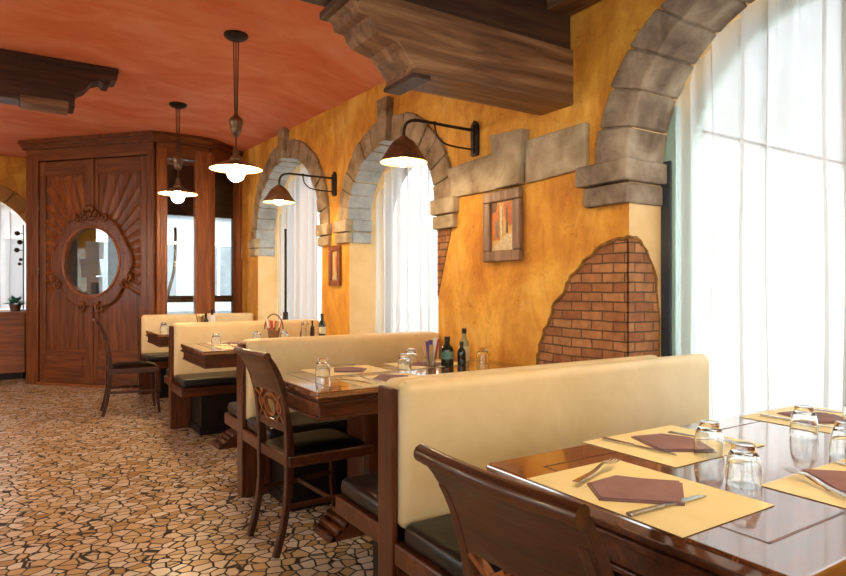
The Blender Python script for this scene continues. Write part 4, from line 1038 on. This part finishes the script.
# ------------------------------------------------------------------ pictures
def picture(y0, y1, z0, z1, label, kind):
    e = empty('framed_picture', (W, (y0 + y1) / 2, (z0 + z1) / 2), 0, label, 'picture'); hw = (y1 - y0) / 2; hh = (z1 - z0) / 2; t = .065 if kind == 'big' else .05
    b = BM()
    for (a0, a1, c0, c1) in ((-hw, hw, hh - t, hh), (-hw, hw, -hh, -hh + t), (-hw, -hw + t, -hh + t, hh - t), (hw - t, hw, -hh + t, hh - t)): box(b, -.035, -.002, a0, a1, c0, c1)
    obj('frame', b, M['pic_frame'] if kind == 'big' else M['frame_z'], e, bevel=.008)
    b = BM(); box(b, -.012, -.002, -hw + t - .004, hw - t + .004, -hh + t - .004, hh - t + .004); cv = obj('canvas', b, M['canvas'], e)
    iw = hw - t; ih = hh - t
    def shape(nm, pts, mat, d=.003):
        b = BM(); prism(b, [(p[0] * iw, p[1] * ih) for p in pts], lambda y, z: (-.012 - d, y, z), lambda y, z: (-.012, y, z)); obj(nm, b, mat, cv)
    # note +y is the left side of the picture as seen from the room
    if kind == 'big':
        shape('painted_house', [(1, -.55), (1, .75), (.35, .9), (.30, -.55)], M['paint_orange'])
        shape('painted_door', [(.62, -.45), (.62, .2), (.42, .2), (.42, -.45)], M['paint_grey'], .005)
        shape('painted_column', [(.22, -.4), (.22, .8), (.02, .8), (.02, -.4)], M['paint_cream'], .004)
        shape('painted_column', [(-.30, -.3), (-.30, .75), (-.42, .75), (-.42, -.3)], M['paint_brown'], .004)
        shape('painted_tree', [(-.2, .3), (-.05, .9), (-.9, .95), (-1, .1), (-.6, .0)], M['paint_red'], .003)
        shape('painted_steps', [(1, -.95), (-.98, -.98), (-.98, -.35), (-.3, -.35), (.3, -.65)], M['paint_cream'], .004)
        shape('painted_roof', [(1, .98), (1, .55), (.6, .62), (.5, .98)], M['paint_brown'], .005)
    else:
        shape('painted_column', [(.7, -.5), (.7, .8), (.35, .8), (.35, -.5)], M['paint_cream'], .003)
        shape('painted_column', [(-.1, -.4), (-.1, .6), (-.45, .6), (-.45, -.4)], M['paint_orange'], .003)
        shape('painted_ground', [(.95, -.95), (-.95, -.95), (-.95, -.4), (.95, -.75)], M['paint_cream'], .004)
    return e
M['pic_frame'] = wood('picture_frame_wood', (.10, .045, .025), (.22, .12, .07), (.36, .23, .15), 'z', .5, .1)
M['canvas'] = noise_mat('ochre_canvas', [(.3, (.50, .22, .05)), (.5, (.62, .36, .12)), (.7, (.55, .42, .22))], (1, 1, 1), 20, 4, .6, .3, 40)
for k, c in (('orange', (.55, .17, .03)), ('grey', (.22, .19, .13)), ('cream', (.60, .48, .28)), ('brown', (.16, .075, .03)), ('red', (.45, .11, .02))):
    M['paint_' + k] = noise_mat('oil_paint_' + k, [(.3, tuple(.75 * q for q in c)), (.7, tuple(1.2 * q for q in c))], (1, 1, 1), 45, 5, .5, .3, 60)
picture(2.695, 3.035, 1.365, 1.79, 'Larger framed street painting on the ochre wall, right of the middle window', 'big')
picture(5.13, 5.36, 1.23, 1.60, 'Small framed painting on the pier between the two far arched windows', 'small')

# ------------------------------------------------------------------ left corner: counter, plant, knobs
e = empty('counter', (-1.3, 10.14, 0), 0, 'Reddish brown wooden counter under the arched window at the left edge', 'counter')
b = BM(); box(b, -1.6, 1.30, -.30, .30, .09, .86); obj('body', b, M['frame_x'], e, bevel=.005)
b = BM(); box(b, -1.62, 1.31, -.32, .32, .86, .90); obj('top', b, M['frame_x'], e, bevel=.006)
b = BM(); box(b, -1.6, 1.28, -.25, .28, 0, .09); obj('plinth', b, M['base'], e)
e = empty('potted_plant', (-.11, 10.0, .90), 0, 'Small green leafy plant on the counter, beside the vestibule post', 'plant')
b = BM(); lathe(b, [(0, 0), (.055, 0), (.07, .09), (.062, .09), (.055, .08), (0, .08)], 18); obj('pot', b, M['paint_brown'], e, smooth=True, auto=.8)
b = BM()
for k in range(60):
    a_ = random.uniform(0, 2 * PI); el = random.uniform(.1, 1.3); L = random.uniform(.08, .17)
    d = Vector((math.cos(a_) * math.cos(el), math.sin(a_) * math.cos(el), math.sin(el))); s_ = d.cross(Vector((0, 0, 1))).normalized() * random.uniform(.018, .03)
    p = Vector((0, 0, .09)); v = [b.verts.new(q) for q in (p + d * L * .25, p + d * L * .65 + s_, p + d * L + Vector((0, 0, -.025)), p + d * L * .65 - s_)]
    b.faces.new(v)
obj('foliage', b, M['leaf'], e)
e = empty('wall_hook_rail', (-.02, 10.2, .905), 0, 'Slim stand of round dark knobs beside the vestibule, above the counter', 'knob stand')
b = BM(); tube(b, [(.0, 0, 0), (.0, 0, 1.18)], .007, 8); lathe(b, [(0, 0), (.06, 0), (.055, .012), (0, .014)], 16); obj('stem', b, M['iron'], e, smooth=True)
for dx, z, r in ((-.07, 1.06, .033), (-.04, .94, .033), (-.075, .83, .033), (-.03, .70, .022), (-.045, .64, .022)):
    b = BM(); ball(b, (dx, 0, z), r); tube(b, [(dx, 0, z), (0, 0, z)], .005, 6); obj('knob', b, M['iron'], e, smooth=True)

# ------------------------------------------------------------------ light, camera
w = bpy.data.worlds.new('daylight'); SC.world = w; w.use_nodes = True
bg = w.node_tree.nodes['Background']; bg.inputs[0].default_value = (.96, .985, 1., 1); bg.inputs[1].default_value = 2.6
sl = bpy.data.lights.new('sun', 'SUN'); sl.energy = 3.5; sl.angle = .03; sl.color = (1, .93, .82); so = bpy.data.objects.new('sun', sl); C.objects.link(so)
so.rotation_euler = Vector((-.22, 1., -1.05)).to_track_quat('-Z', 'Y').to_euler()

cam = bpy.data.cameras.new('camera'); co = bpy.data.objects.new('camera', cam); C.objects.link(co)
cam.sensor_width = 36; cam.lens = 620 / 846 * 36; cam.clip_start = .02; cam.shift_y = 1 / 846
co.location = (0, 0, 1.2); co.rotation_euler = (PI / 2, 0, -math.atan(398 / 620))
SC.camera = co
SC.view_settings.view_transform = 'Standard'; SC.view_settings.look = 'None'; SC.view_settings.gamma = 1
SC.view_settings.use_curve_mapping = False; SC.view_settings.exposure = 1.1
SC.cycles.max_bounces = 10; SC.cycles.transparent_max_bounces = 16
